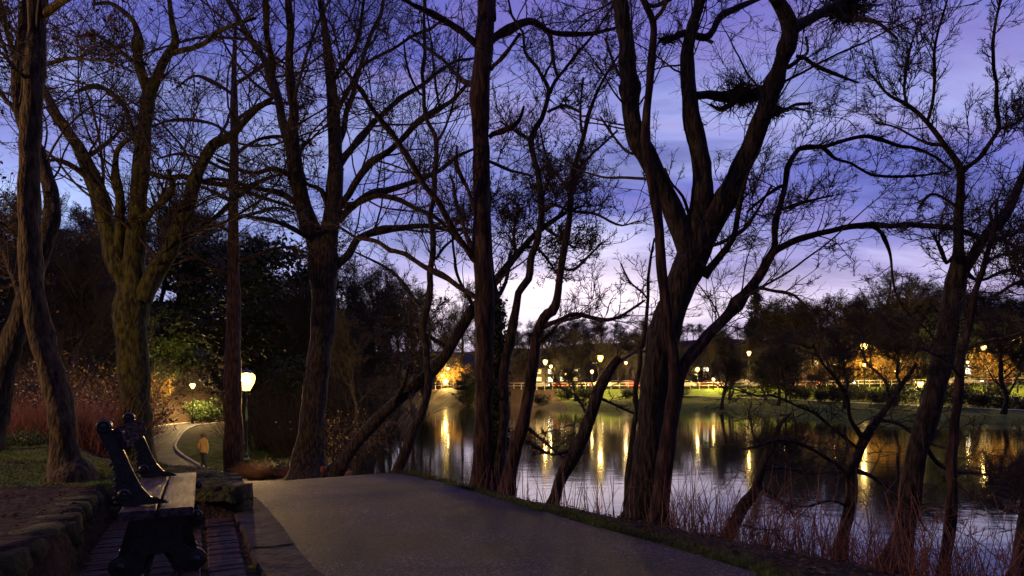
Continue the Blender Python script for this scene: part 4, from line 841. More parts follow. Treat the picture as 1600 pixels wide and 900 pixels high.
# dense knots of dead shoots on the massive tree
tr6 = [o for o in bpy.data.objects if o.get('label', '').startswith('massive dark tree')][0]
for px, py, rr, n_ in ((1158, 150, .13, 420), (1322, 14, .16, 480), (1041, 62, .06, 140), (1206, 178, .08, 120)):
    rg = np.random.default_rng(int(px)); c = np.array(P(px, py, 6.9)); d = rg.normal(size=(n_, 3)); d /= np.linalg.norm(d, axis=1, keepdims=True); d *= np.array([1.5, 1, .8]); L_ = rr * rg.uniform(.5, 2.2, n_) ** 1.3; st = c + rg.normal(size=(n_, 3)) * rr * np.array([.7, .4, .3]); pts = [st]
    for i in range(4):
        d = d + rg.normal(size=(n_, 3)) * .5 + np.array([0, 0, .12]); d /= np.linalg.norm(d, axis=1, keepdims=True); pts.append(pts[-1] + d * (L_ / 4)[:, None])
    v, q = tubes(np.stack(pts, 1), np.linspace(.007, .002, 5)[None] * np.ones((n_, 1)), 4); mesh_np('burr', v - np.array(tr6.location), q, M['twig'], tr6)

# ------------------------------------------------------------------ background: generated bare trees, evergreens, bushes
def bare_proto(name, seed, H, spread, lean=0.0, n1=34, n2=9, n3=6, label='', group='', trunk_r=None, base_fork=.35, up=.35):
    rng = np.random.default_rng(seed); S_ = 14; t = np.linspace(0, 1, S_)
    wob = np.cumsum(rng.normal(size=(S_, 2)) * H * .012, axis=0); r0 = trunk_r or H * .02
    p = np.c_[wob[:, 0] + lean * t * H, wob[:, 1], t * H * .9]; p[0, :2] = 0; r = r0 * (1 - .85 * t) + .01; r[0] *= 1.5; p[0, 2] = -.4
    pieces = [tubes(p[None], r[None], 9)]
    PPx, RRx = p[None], r[None]
    nb = 9; idx = np.zeros(nb, int); tt = base_fork + (.92 - base_fork) * rng.random(nb)
    P1, R1 = spawn(rng, PPx, RRx, idx, tt, rng.uniform(.4, .95, nb), H * spread * (1.15 - .55 * tt) * rng.uniform(.7, 1.1, nb), 10, up, .1, .6, .03)
    pieces.append(tubes(P1, R1, 6))
    S2 = 14; p2 = p; allP = [np.stack([np.interp(np.linspace(0, 1, 10), np.linspace(0, 1, len(q)), q[:, a]) for a in range(3)], 1) for q in [p[5:]]]; allR = [np.interp(np.linspace(0, 1, 10), np.linspace(0, 1, S_ - 5), r[5:])]
    PA = np.concatenate([np.array(allP), P1]); RA = np.concatenate([np.array(allR), R1]); W = np.r_[1.5, np.ones(nb)]
    tw, tips = twigs(rng, PA, RA, W, n1 * 3, H * .17, n2, n3, up=up * .8, rmin=.008 * H / 12, tmin=.15)
    root = empty(name, (0, 0, -200)); tag(root, label, 'tree', group)
    v, q = joinp(pieces); mesh_np('trunk', v, q, M['bark'], root)
    v, q = joinp(tw); mesh_np('crown', v, q, M['twig_far'], root)
    register(root); return root, tips
def evergreen_proto(seed, H, W_, conical, nleaf=9000, size=.13):
    rng = np.random.default_rng(seed); root = empty('evergreen_tree', (0, 0, -200)); tag(root, 'dense evergreen tree', 'tree', 'evergreen trees in the dark wood')
    t = np.linspace(0, 1, 10); p = np.c_[np.zeros(10), np.zeros(10), t * H * .95 - .3]; r = H * .018 * (1 - .9 * t) + .01; mesh_np('trunk', *tubes(p[None], r[None], 8), M['bark'], root)
    nb = 90; tt = .12 + .86 * rng.random(nb)
    rad = (W_ * (1.02 - tt) ** .8 if conical else W_ * np.sin(np.pi * np.clip(tt, .05, .97)) ** .55) * rng.uniform(.6, 1.1, nb)
    P1, R1 = spawn(rng, p[None], r[None], np.zeros(nb, int), tt, rng.uniform(1.1, 1.6, nb), rad, 8, .08 if conical else .25, .12, .4, .02)
    pc = [tubes(P1, R1, 4)]
    # leaf clumps along branches
    c = P1[rng.integers(0, nb, 420), rng.integers(3, 8, 420)] + rng.normal(size=(420, 3)) * W_ * .05
    pts = c[rng.integers(0, 420, nleaf)] + rng.normal(size=(nleaf, 3)) * W_ * np.array([.085, .085, .055])
    v, q = joinp(pc); mesh_np('branch', v, q, M['bark'], root); v, q = leaves_mesh(rng, pts, size, .03); mesh_np('crown', v, q, M['evergreen'], root, smooth=False)
    register(root); return root
def bush_proto(name, seed, H, W_, n_=140, mat='twig_far', leafmat=None, nleaf=0, lsize=.05, lname='leaves', cat='shrub', n2=7, n3=3, rr=.008):
    rng = np.random.default_rng(seed); root = empty(name, (0, 0, -200)); tag(root, 'bushy shrub', cat, 'shrubs')
    a = rng.random(n_) * 6.28; r = W_ * .35 * np.sqrt(rng.random(n_)); base = np.c_[np.cos(a) * r, np.sin(a) * r, np.full(n_, -.08)]
    d = np.c_[np.cos(a) * r / W_ * 1.6, np.sin(a) * r / W_ * 1.6, np.ones(n_)] + rng.normal(size=(n_, 3)) * .16; d /= np.linalg.norm(d, axis=1, keepdims=True); L_ = H * rng.uniform(.6, 1.1, n_)
    pts = [base]
    for i in range(6):
        d = d + rng.normal(size=(n_, 3)) * .09; d /= np.linalg.norm(d, axis=1, keepdims=True); pts.append(pts[-1] + d * (L_ / 6)[:, None])
    P0 = np.stack(pts, 1); R0 = rr * (1 - .6 * np.linspace(0, 1, 7))[None] * np.ones((n_, 1)); pc = [tubes(P0, R0, 4)]; tips = P0[:, 2:].reshape(-1, 3)
    if n2:
        i2 = np.repeat(np.arange(n_), n2); P2, R2 = spawn(rng, P0, R0, i2, .25 + .75 * rng.random(len(i2)), rng.uniform(.4, 1.0, len(i2)), H * .28 * rng.uniform(.4, 1.1, len(i2)), 5, .2, .15, .6, rr * .45); pc.append(tubes(P2, R2, 3)); tips = np.vstack([tips, P2[:, 2:].reshape(-1, 3)])
    v, q = joinp(pc); mesh_np('stems', v, q, M[mat], root)
    if leafmat:
        sel = tips[rng.integers(0, len(tips), nleaf)]; v, q = leaves_mesh(rng, sel, lsize, lsize * 1.4); mesh_np(lname, v, q, M[leafmat], root, smooth=False)
    register(root); return root

GW = 'bare trees of the dark wood left of the lake'
WL = 'bare winter tree in the dark wood between path and lake'
protos = [bare_proto('bare_tree', 100 + i, h, s, lean=l, label=WL, group=GW, n1=60, n2=10, n3=7, base_fork=.18) [0] for i, (h, s, l) in enumerate(((13, .36, .02), (11, .42, -.04), (15, .30, .0), (9, .5, .05)))]
used = set()
def place(protos_, i, x, y, rz, s, label, group, name=None):
    pr = protos_[i % len(protos_)]; loc = (x, y, z1(x, y))
    if pr.name not in used:
        used.add(pr.name); pr.location = loc; pr.rotation_euler = (0, 0, rz); pr.scale = (s,) * 3 if isinstance(s, (int, float)) else s; pr['label'] = label; pr['group'] = group; return pr
    return dup(pr, loc, rz, s, label, group)
# left wood: px, Y, scale   (between path and lake, and behind the path)
rw = random.Random(5); cnt = 0
wood = []
for px, Y, h in ((30, 30, 9), (70, 38, 12), (105, 28, 10), (140, 34, 11), (160, 48, 15), (190, 60, 16), (235, 58, 14), (255, 76, 19), (345, 66, 15), (405, 50, 10), (425, 48, 10), (455, 62, 13), (520, 34, 7), (540, 46, 9.5), (555, 28, 6), (575, 58, 12), (590, 40, 8), (600, 70, 12.5), (560, 70, 14), (625, 85, 13), (640, 100, 13), (505, 56, 12), (480, 42, 10), (330, 80, 18), (410, 80, 17), (500, 82, 16), (20, 50, 13), (90, 60, 16), (-30, 34, 12), (-60, 50, 14), (130, 70, 18), (365, 54, 10), (660, 118, 15), (700, 132, 16), (610, 96, 16), (632, 108, 17), (648, 126, 20), (675, 138, 21), (690, 128, 17), (718, 140, 20), (738, 134, 16), (585, 84, 16), (760, 140, 17)):
    wood.append((px, Y, h))
for k_, (px, Y, h) in enumerate(wood):
    x = (px - CX) / F * Y
    if inside(np.array([x]), np.array([float(Y)]), LAKE)[0]: x -= 4
    i = rw.randrange(4); H0 = (13, 11, 15, 9)[i]
    place(protos, i, x, Y, rw.uniform(0, 6.28), h / H0, WL if px > 300 else 'bare winter tree in the dark wood behind the path', GW if px > 300 else 'bare trees of the dark wood behind the path')
# far shore: trees on the rise behind the road and on the far lawn
GF = 'bare trees on the far rise behind the lit road'
for k_ in range(120):
    px = 790 + k_ * 7.6 + rw.uniform(-6, 6); Y = rw.choice((124, 142, 158, 175)) * (1 if px < 1300 else .85); x = (px - CX) / F * Y
    i = rw.randrange(4); H0 = (13, 11, 15, 9)[i]
    top = 505 + 8 * math.sin(px * .013) - (px > 1180) * 25 - (px > 1400) * 30 + (px < 900) * 8
    gz0 = z1(x, Y); h = max(5.5, CAMH + (YH - top) / F * Y - gz0) * rw.uniform(.72, 1.08)
    place(protos, i, x, Y, rw.uniform(0, 6.28), (h / H0 * 1.25, h / H0 * 1.25, h / H0), 'bare tree in the dark belt of woodland behind the far road', GF)
for px, Y, h, lb_ in ((1127, 77, 9.5, 'dark tree on the far lawn beside the bright grass patch'), (1215, 74, 9, 'tree on the far lawn in front of the dark evergreen'), (1322, 62, 8, 'leaning tree on the far lawn under the brightest amber lamp'), (1400, 64, 9, 'tree on the far lawn left of the low white lamp'), (1566, 52, 8.5, 'tree on the far lawn near the right-hand amber lamps'), (1300, 118, 17, 'tall fan-crowned tree standing above the far woodland'), (1395, 112, 19, 'highest fan-crowned tree above the far woodland, right of its twin'), (1310, 76, 7, 'small tree by the lit columns on the far shore'), (1050, 92, 8, 'tree on the far shore seen beside the massive fork'), (900, 96, 8, 'tree on the far shore left of the big starry lamp'), (760, 114, 9, 'tree at the far left end of the lake')):
    i = rw.randrange(4); H0 = (13, 11, 15, 9)[i]; x = (px - CX) / F * Y
    place(protos, i, x, Y, rw.uniform(0, 6.28), (h / H0 * 1.2, h / H0 * 1.2, h / H0), lb_, 'trees on the far lawn')
LPX = ((852, 104), (938, 100), (925, 108), (978, 112), (1090, 106), (1115, 104), (1170, 104), (1350, 90), (1438, 66), (1537, 84), (1590, 80))
for k_ in range(13):
    px = 835 + k_ * 37 + rw.uniform(-9, 9)
    while any(abs(px - a) < 24 for a, b in LPX): px += 6
    px += 0; Y = float(np.interp(px, (800, 1000, 1200, 1400, 1650), (112, 104, 90, 74, 60))) * rw.uniform(.93, 1.12); x = (px - CX) / F * Y; i = rw.randrange(4); H0 = (13, 11, 15, 9)[i]; h = rw.uniform(5, 7.5)
    place(protos, i, x, Y, rw.uniform(0, 6.28), (h / H0 * 1.3, h / H0 * 1.3, h / H0), 'dark bare tree standing between the lake and the far road', 'bare trees between lake and far road')
ev = [evergreen_proto(201, 12, 2.9, True), evergreen_proto(202, 10, 3.4, False), evergreen_proto(203, 14, 3.0, True, 10000)]
for i, px, Y, h, w_, lb_ in ((1, 415, 46, 15, 1.2, 'round-topped dark evergreen behind the straight trunk'), (0, 280, 62, 17, 1.3, 'pointed dark evergreen left of the straight trunk'), (1, 345, 60, 14, 1.2, 'broad low evergreen between the two tall evergreens'), (2, 95, 40, 10.5, 1.3, 'dark conifer behind the ochre trunk'), (0, 20, 34, 9.5, 1.4, 'dark conifer at the left edge'),
                           (1, 560, 46, 9, 1.25, 'dense dark evergreen overhanging the left arm of the lake'), (1, 1228, 84, 8, 1.0, 'black rounded evergreen on the far lawn'), (1, 1200, 96, 7, 1.1, 'smaller evergreen behind the rounded one on the far lawn'), (2, 1180, 140, 19, 1, 'spiky conifer topping the far woodland'), (2, 1245, 130, 14, 1, 'shorter conifer in the far woodland'), (1, 660, 108, 7, 1.3, 'dark evergreen at the far left corner of the lake'), (1, 730, 108, 7, 1.1, 'round dark bushy tree behind the tall straight trunk'),
                           (1, 470, 38, 6, 1.4, 'low evergreen in the wood behind the forked trunk'), (1, 170, 52, 10, 1.3, 'evergreen behind the mossy tree'), (1, 1640, 70, 11, 1.3, 'dark evergreen at the right end of the far shore'), (1, 1480, 100, 13, 1.2, 'evergreen behind the low white lamp')):
    x = (px - CX) / F * Y; H0 = (12, 10, 14)[i]; place(ev, i, x, Y, rw.uniform(0, 6), (h / H0 * w_, h / H0 * w_, h / H0), lb_, 'evergreen trees')
# shrubs
tb = [bush_proto('shrub', 301, 2.2, 2.6), bush_proto('shrub', 302, 1.6, 2.4)]
GS = 'leafless shrubs under the dark wood'
for k_ in range(90):
    px = rw.uniform(-60, 640); Y = rw.uniform(17, 58); x = (px - CX) / F * Y
    d, p_ = pl_dist(np.array([x]), np.array([Y]), ROAD); dl, _ = pl_dist(np.array([x]), np.array([Y]), LN)
    vis_lane = (225 < px < 385 and Y < 47) or (px > 560 and Y < 24)
    if d[0] < 3.2 or inside(np.array([x]), np.array([Y]), LAKE)[0] or vis_lane or (365 < px < 510 and Y < 31): continue
    place(tb, k_, x, Y, rw.uniform(0, 6), rw.uniform(.8, 1.5) * (1 + Y * .012), 'leafless tangled shrub in the dark undergrowth of the wood', GS)
rs = [bush_proto('dogwood', 310, 1.5, 1.8, 170, 'redstem', n2=4, rr=.009)]
for px, Y in ((-20, 12.5), (10, 12), (40, 13), (62, 12.2), (85, 13.4), (128, 12.4), (150, 13.2), (20, 14.5), (55, 15), (110, 14.5), (165, 15)):
    x = (px - CX) / F * Y; place(rs, 0, x, Y, rw.uniform(0, 6), (rw.uniform(.8, 1.2), rw.uniform(.8, 1.2), rw.uniform(.45, 1.0)), 'red-stemmed leafless bush in the thicket behind the left lawn', 'red-stemmed bushes behind the lawn')
bl = bush_proto('blossom_bush', 311, 2.0, 1.9, 60, 'twig', 'blossom', 420, .028, 'blossom')
for px, Y, lb_ in ((48, 13.8, 'bush with scattered pale blossom behind the ochre trunk'), (72, 16, 'pink lit blossom bush just left of the ochre trunk')):
    x = (px - CX) / F * Y; place([bl], 0, x, Y, rw.uniform(0, 6), 1.05, lb_, 'blossoming bushes')
gb = bush_proto('green_shrub', 312, 1.5, 1.8, 70, 'twig', 'leaf_green', 3600, .05)
for px, Y, s, lb_ in ((266, 60, 2.1, 'glossy green shrub lit beside the far path lamp'), (240, 56, 1.5, 'low green shrub at the outer bend of the path'), (322, 54, 1.3, 'round dark green shrub inside the far bend of the path'), (60, 10.8, .32, 'low leafy ground plant at the lawn edge left'), (25, 10.7, .35, 'low leafy ground plant at the left photograph edge'), (445, 17.5, .35, 'small glossy plant beside the straw grass clump')):
    x = (px - CX) / F * Y; place([gb], 0, x, Y, rw.uniform(0, 6), s, lb_, 'green shrubs')
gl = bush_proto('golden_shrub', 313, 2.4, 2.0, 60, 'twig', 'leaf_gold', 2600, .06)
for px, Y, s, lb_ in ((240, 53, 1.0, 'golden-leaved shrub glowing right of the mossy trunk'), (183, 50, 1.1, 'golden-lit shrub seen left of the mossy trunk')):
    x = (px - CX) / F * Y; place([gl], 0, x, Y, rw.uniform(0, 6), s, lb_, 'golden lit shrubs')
bb = bush_proto('brown_bush', 314, 2.2, 2.6, 110, 'twig', 'dry_leaf', 3600, .045)
for px, Y, s, lb_ in ((145, 17, 1.1, 'russet-leaved bush between the ochre and mossy trunks'), (150, 19, .85, 'taller russet-leaved bush touching the mossy trunk'), (120, 21, 1.3, 'dim brown-leaved bush behind the red stems'), (10, 20, 1.3, 'dim brown-leaved bush at the left edge'), (540, 20, .8, 'brown leafy bush beside the leaning trunk foot')):
    x = (px - CX) / F * Y; place([bb], 0, x, Y, rw.uniform(0, 6), s, lb_, 'brown-leaved bushes')
fb = bush_proto('shore_bush', 315, 1.8, 3.0, 80, 'twig', 'evergreen', 2600, .09)
for k_, (px, Y) in enumerate(((848, 98), (880, 101), (915, 99), (985, 95), (1020, 96), (1065, 94), (1250, 84), (1290, 76), (1320, 74), (1380, 68), (1410, 66), (1470, 62), (1520, 60), (1560, 62), (1600, 58), (780, 116), (740, 118), (640, 122), (1345, 84), (1440, 80), (1500, 78), (1555, 76))):
    x = (px - CX) / F * Y; place([fb], 0, x, Y, rw.uniform(0, 6), rw.uniform(.8, 1.15), 'dark rounded bush on the far bank below the road', 'bushes on the far bank')

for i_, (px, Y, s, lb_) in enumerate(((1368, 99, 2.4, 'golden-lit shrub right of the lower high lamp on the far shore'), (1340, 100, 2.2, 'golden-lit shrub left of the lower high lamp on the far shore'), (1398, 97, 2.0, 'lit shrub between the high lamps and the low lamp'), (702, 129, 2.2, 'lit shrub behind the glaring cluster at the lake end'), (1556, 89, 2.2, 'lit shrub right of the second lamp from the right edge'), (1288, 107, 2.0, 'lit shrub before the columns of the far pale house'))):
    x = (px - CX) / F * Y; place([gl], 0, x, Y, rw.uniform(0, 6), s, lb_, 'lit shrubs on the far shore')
for px, Y, s, lb_ in ((1262, 104, 1.8, 'red-lit leafless bush left of the far columns'), (1240, 106, 1.7, 'red-lit bush behind the black evergreen'), (1310, 103, 1.6, 'red-lit bush right of the far columns')):
    x = (px - CX) / F * Y; place(rs, 0, x, Y, rw.uniform(0, 6), s, lb_, 'red bushes on the far shore')
for k_ in range(46):
    px = 806 + k_ * 17.6 + rw.uniform(-8, 8); Y = float(np.interp(px, (800, 1340, 1600), (124, 111, 98))) * rw.uniform(.985, 1.03); x = (px - CX) / F * Y; i = rw.randrange(4); H0 = (13, 11, 15, 9)[i]; h = rw.uniform(6, 11)
    place(protos, i, x, Y, rw.uniform(0, 6.28), (h / H0, h / H0, h / H0), 'bare roadside tree in front of the far houses', 'bare roadside trees before the far houses')
# straw-coloured ornamental grass by the lamp
def tuft(name, seed, n_, H, W_, mat, label, cat, loc, bend=.5, r=.006, kind=None, group=None):
    rng = np.random.default_rng(seed); a = rng.random(n_) * 6.28; rr = W_ / 2 * np.sqrt(rng.random(n_)); base = np.c_[np.cos(a) * rr * .6, np.sin(a) * rr * .6, np.full(n_, -.05)]
    d = np.c_[np.cos(a) * rr / W_ * bend * 2, np.sin(a) * rr / W_ * bend * 2, np.ones(n_)] + rng.normal(size=(n_, 3)) * .12; d /= np.linalg.norm(d, axis=1, keepdims=True); L_ = H * rng.uniform(.5, 1.15, n_); pts = [base]
    for i in range(6):
        d = d + np.c_[np.cos(a), np.sin(a), -.7 * np.ones(n_)] * .07 * i * bend + rng.normal(size=(n_, 3)) * .05; d /= np.linalg.norm(d, axis=1, keepdims=True); pts.append(pts[-1] + d * (L_ / 6)[:, None])
    v, q = tubes(np.stack(pts, 1), r * (1 - .7 * np.linspace(0, 1, 7))[None] * np.ones((n_, 1)), 3); o = mesh_np(name, v, q, M[mat]); o.location = loc; tag(o, label, cat, group, kind); return o
for px, Y, n_, H, W_, m_, lb_ in ((412, 18.2, 900, .75, 1.3, 'straw', 'golden straw-like grass clump glowing beside the lamp post'), (442, 17.6, 600, .55, 1.0, 'straw', 'smaller straw grass clump right of the glowing one'), (468, 16.0, 400, .45, .9, 'redstem', 'reddish low grass at the foot of the forked trunk'), (515, 14.5, 350, .4, .9, 'redstem', 'reddish low grass right of the forked trunk')):
    x = (px - CX) / F * Y; tuft('ornamental_grass', int(px), n_, H, W_, m_, lb_, 'grass clump', (x, Y, z1(x, Y)), .9, .007)
# small pale sapling and red marker by the bank
traced_tree('sapling', 'pale young sapling with fine spreading twigs right of the forked trunk', 13, [[(521, 742, 4), (523, 710, 3.5), (526, 680, 3), (530, 655, 2)], [(522, 715, 2), (505, 690, 1.6), (498, 672, 1.2)], [(524, 700, 2), (545, 680, 1.6), (555, 660, 1.2)]], 'bark_ochre', 61, 20, .5, 5, 3, topy=735, twmat='bark_ochre')
p = P(505, 733, 13.0); bm = bmesh.new(); zz_ = z1(p.x, p.y)
lathe(bm, [(.035, -.1), (.035, .16), (.05, .17), (.06, .19), (.06, .28), (.045, .30)], 10); o = mesh_bm('marker_post', bm, M['binorange'], smooth=True); o.location = (p.x, p.y, zz_); tag(o, 'short dull red marker post in the low growth by the forked trunk', 'post')

# ------------------------------------------------------------------ bank growth: reeds, brambles, grass, litter (nobody could count them)
rng = np.random.default_rng(77)
def bank_pts(n_, lo, hi, off_lo, off_hi):
    """points along the near shore, offset inland"""
    ln = np.array(LN); d = np.gradient(ln, axis=0); d /= np.linalg.norm(d, axis=1)[:, None]; s = rng.uniform(0, len(ln) - 1, n_ * 12)
    x = np.interp(s, np.arange(len(ln)), ln[:, 0]); y = np.interp(s, np.arange(len(ln)), ln[:, 1]); dx = np.interp(s, np.arange(len(ln)), d[:, 0]); dy = np.interp(s, np.arange(len(ln)), d[:, 1])
    o_ = rng.uniform(off_lo, off_hi, len(s)); x = x - dy * o_ ; y = y + dx * o_
    px = CX + x / np.maximum(y, .5) * F; ok = (px > lo) & (px < hi) & (y > 3.0) & (y < 16) & ~inside(x, y, LAKE); x, y = x[ok][:n_], y[ok][:n_]; return x, y
ln_side = 1
xt, yt = bank_pts(50, 700, 1700, .5, 1.5)
if len(xt) < 10: ln_side = -1
def stems_obj(name, x, y, H, r, lean, mat, label, cat, curl=.06, branch=0):
    n_ = len(x); base = np.c_[x, y, Z(x, y) - .04]; d = np.c_[rng.normal(size=(n_, 2)) * lean, np.ones(n_)]; d /= np.linalg.norm(d, axis=1, keepdims=True); pts = [base]; L_ = H * rng.uniform(.45, 1.25, n_)
    for i in range(6):
        d = d + rng.normal(size=(n_, 3)) * curl; d /= np.linalg.norm(d, axis=1, keepdims=True); pts.append(pts[-1] + d * (L_ / 6)[:, None])
    P0 = np.stack(pts, 1); R0 = r * (1 - .6 * np.linspace(0, 1, 7))[None] * rng.uniform(.6, 1.3, (n_, 1)); pc = [tubes(P0, R0, 4)]
    if branch:
        i2 = np.repeat(np.arange(n_), branch); P2, R2 = spawn(rng, P0, R0, i2, .3 + .7 * rng.random(len(i2)), rng.uniform(.5, 1.1, len(i2)), H * .35 * rng.uniform(.3, 1.2, len(i2)), 5, .1, .2, .6, r * .4); pc.append(tubes(P2, R2, 3))
    v, q = joinp(pc); o = mesh_np(name, v, q, M[mat]); tag(o, label, cat, kind='stuff'); return o
s_ = ln_side
x, y = bank_pts(3600, 1030, 1700, min(s_ * .3, s_ * 2.0), max(s_ * .3, s_ * 2.0)); stems_obj('brambles', x, y, .65, .0045, .35, 'redstem', 'reddish brambles tangled along the right end of the bank', 'brambles', .13, 4)
x, y = bank_pts(2800, 1050, 1700, min(s_ * .2, s_ * 1.7), max(s_ * .2, s_ * 1.7)); stems_obj('reeds', x, y, .8, .0055, .2, 'reed', 'dry brown reeds standing along the bank', 'reeds', .05, 1)
x, y = bank_pts(1000, 780, 1075, min(s_ * .3, s_ * 2.3), max(s_ * .3, s_ * 2.3)); stems_obj('bank_reeds', x, y, .5, .005, .14, 'reed', 'short dark reeds in front of the bright water', 'reeds', .06, 1)
x, y = bank_pts(260, 640, 800, min(s_ * .3, s_ * 2.0), max(s_ * .3, s_ * 2.0)); stems_obj('bank_stems', x, y, .42, .005, .25, 'redstem', 'low reddish stems at the foot of the straight trunk', 'brambles', .1, 2)
# litter
def litter(n_, test, size, mat, label, cat, name):
    x = rng.uniform(-9, 6, n_ * 4); y = rng.uniform(2.6, 12, n_ * 4); ok = test(x, y); x, y = x[ok][:n_], y[ok][:n_]; n2 = len(x)
    c = np.c_[x, y, Z(x, y) + .012]; a = rng.random(n2) * 6.28; s = size * rng.uniform(.5, 1.3, n2); u = np.c_[np.cos(a), np.sin(a), rng.normal(size=n2) * .25] * s[:, None]; v = np.c_[-np.sin(a), np.cos(a), rng.normal(size=n2) * .25] * s[:, None] * .6
    V = np.stack([c - u, c + v + [0, 0, .008], c + u, c - v + [0, 0, .008]], 1).reshape(-1, 3); o = mesh_np(name, V, np.arange(n2 * 4).reshape(-1, 4), M[mat], smooth=False); tag(o, label, cat, kind='stuff')
def offroad(x, y):
    d, p_ = pl_dist(x, y, ROAD); hw = np.interp(p_, np.arange(len(ROAD)), ROAD[:, 3]); return (d > hw + .02) & ~inside(x, y, LAKE)
litter(5200, lambda x, y: offroad(x, y) & (x > -1.5) & (y < 10), .026, 'dry_leaf', 'brown dead leaves lying on the earth verge by the water', 'dead leaves', 'leaf_litter')
litter(3200, lambda x, y: offroad(x, y) & (x < -3.2) & ~inside(x, y, BAY), .022, 'dry_leaf', 'brown dead leaves on the slope behind the bench', 'dead leaves', 'leaves')
xx = rng.uniform(-3.6, 1.9, 2600); yy = rng.uniform(3, 9.4, 2600); dd, pp = pl_dist(xx, yy, ROAD); ok = (dd < 1.24) & (rng.random(2600) < .10 + .9 * np.clip(dd / 1.24, 0, 1) ** 7); xx, yy = xx[ok], yy[ok]; n2 = len(xx)
c = np.c_[xx, yy, np.full(n2, .019)]; a = rng.random(n2) * 6.28; s = rng.uniform(.006, .022, n2)
u = np.c_[np.cos(a), np.sin(a), np.zeros(n2)] * s[:, None]; v = np.c_[-np.sin(a), np.cos(a), np.zeros(n2)] * s[:, None] * .6
o = mesh_np('leaves', np.stack([c - u, c + v + [0, 0, .006], c + u, c - v + [0, 0, .004]], 1).reshape(-1, 3), np.arange(n2 * 4).reshape(-1, 4), M['dry_leaf'], smooth=False); tag(o, 'few small dead leaves scattered on the asphalt', 'dead leaves', kind='stuff')
# grass blades on the lawn
def blades(n_, cx, cy, rx, ry, H, name, label, mat='grass'):
    a = rng.random(n_) * 6.28; r = np.sqrt(rng.random(n_)); x = cx + np.cos(a) * r * rx; y = cy + np.sin(a) * r * ry; ok = offroad(x, y) & ~inside(x, y, BAY) & (bumps(x * 3, y * 3, 1.0) > -.35 + .5 * rng.random(n_) * (r > .8)); x, y = x[ok], y[ok]; n2 = len(x)
    c = np.c_[x, y, Z(x, y) - .005]; a = rng.random(n2) * 6.28; w = np.c_[np.cos(a), np.sin(a), np.zeros(n2)] * .004 * (H / .04); L_ = H * rng.uniform(.5, 1.4, n2); t = np.c_[rng.normal(size=(n2, 2)) * .5, np.ones(n2)]; t *= (L_ / np.linalg.norm(t, axis=1))[:, None]
    V = np.stack([c - w, c + w, c + t], 1).reshape(-1, 3); o = mesh_np(name, V, np.arange(n2 * 3).reshape(-1, 3), M[mat], smooth=False); tag(o, label, 'grass', kind='stuff')
blades(60000, -7.6, 7.9, 5.2, 2.9, .035, 'grass', 'short mossy grass on the lawn around the ochre trunk')
blades(14000, -14.6, 33, 3.4, 8, .07, 'lawn_grass', 'rough grass inside the bend of the far path')
def verge(n_, label):
    i_ = rng.integers(0, k0 - 1, n_); f_ = rng.random(n_)[:, None]; c = ROAD[i_] * (1 - f_) + ROAD[i_ + 1] * f_; t_ = ROAD[i_ + 1, :2] - ROAD[i_, :2]; t_ /= np.linalg.norm(t_, axis=1)[:, None]
    o_ = c[:, 3] + .05 + np.abs(rng.normal(size=n_)) * .09 - .12 * (bumps(c[:, 0] * 3, c[:, 1] * 3, 1.2) > .2); x = c[:, 0] + t_[:, 1] * o_; y = c[:, 1] - t_[:, 0] * o_; ok = (y > 2.8); x, y = x[ok], y[ok]; n2 = len(x)
    z = np.maximum(Z(x, y), -.01); z = np.where(o_[ok] < c[ok, 3] + .02, .008, z); b_ = np.c_[x, y, z - .004]; a = rng.random(n2) * 6.28; w = np.c_[np.cos(a), np.sin(a), np.zeros(n2)] * .004; L_ = rng.uniform(.015, .05, n2); t = np.c_[rng.normal(size=(n2, 2)) * .7, np.ones(n2)]; t *= (L_ / np.linalg.norm(t, axis=1))[:, None]
    o = mesh_np('verge_grass', np.stack([b_ - w, b_ + w, b_ + t], 1).reshape(-1, 3), np.arange(n2 * 3).reshape(-1, 3), M['grass'], smooth=False); tag(o, label, 'grass', kind='stuff')
verge(26000, 'thin moss and grass creeping over the right edge of the asphalt')
blades(12000, -3.9, 7.3, 1.1, 1.1, .05, 'wall_grass', 'rough grass on top of the low wall beyond the bench')

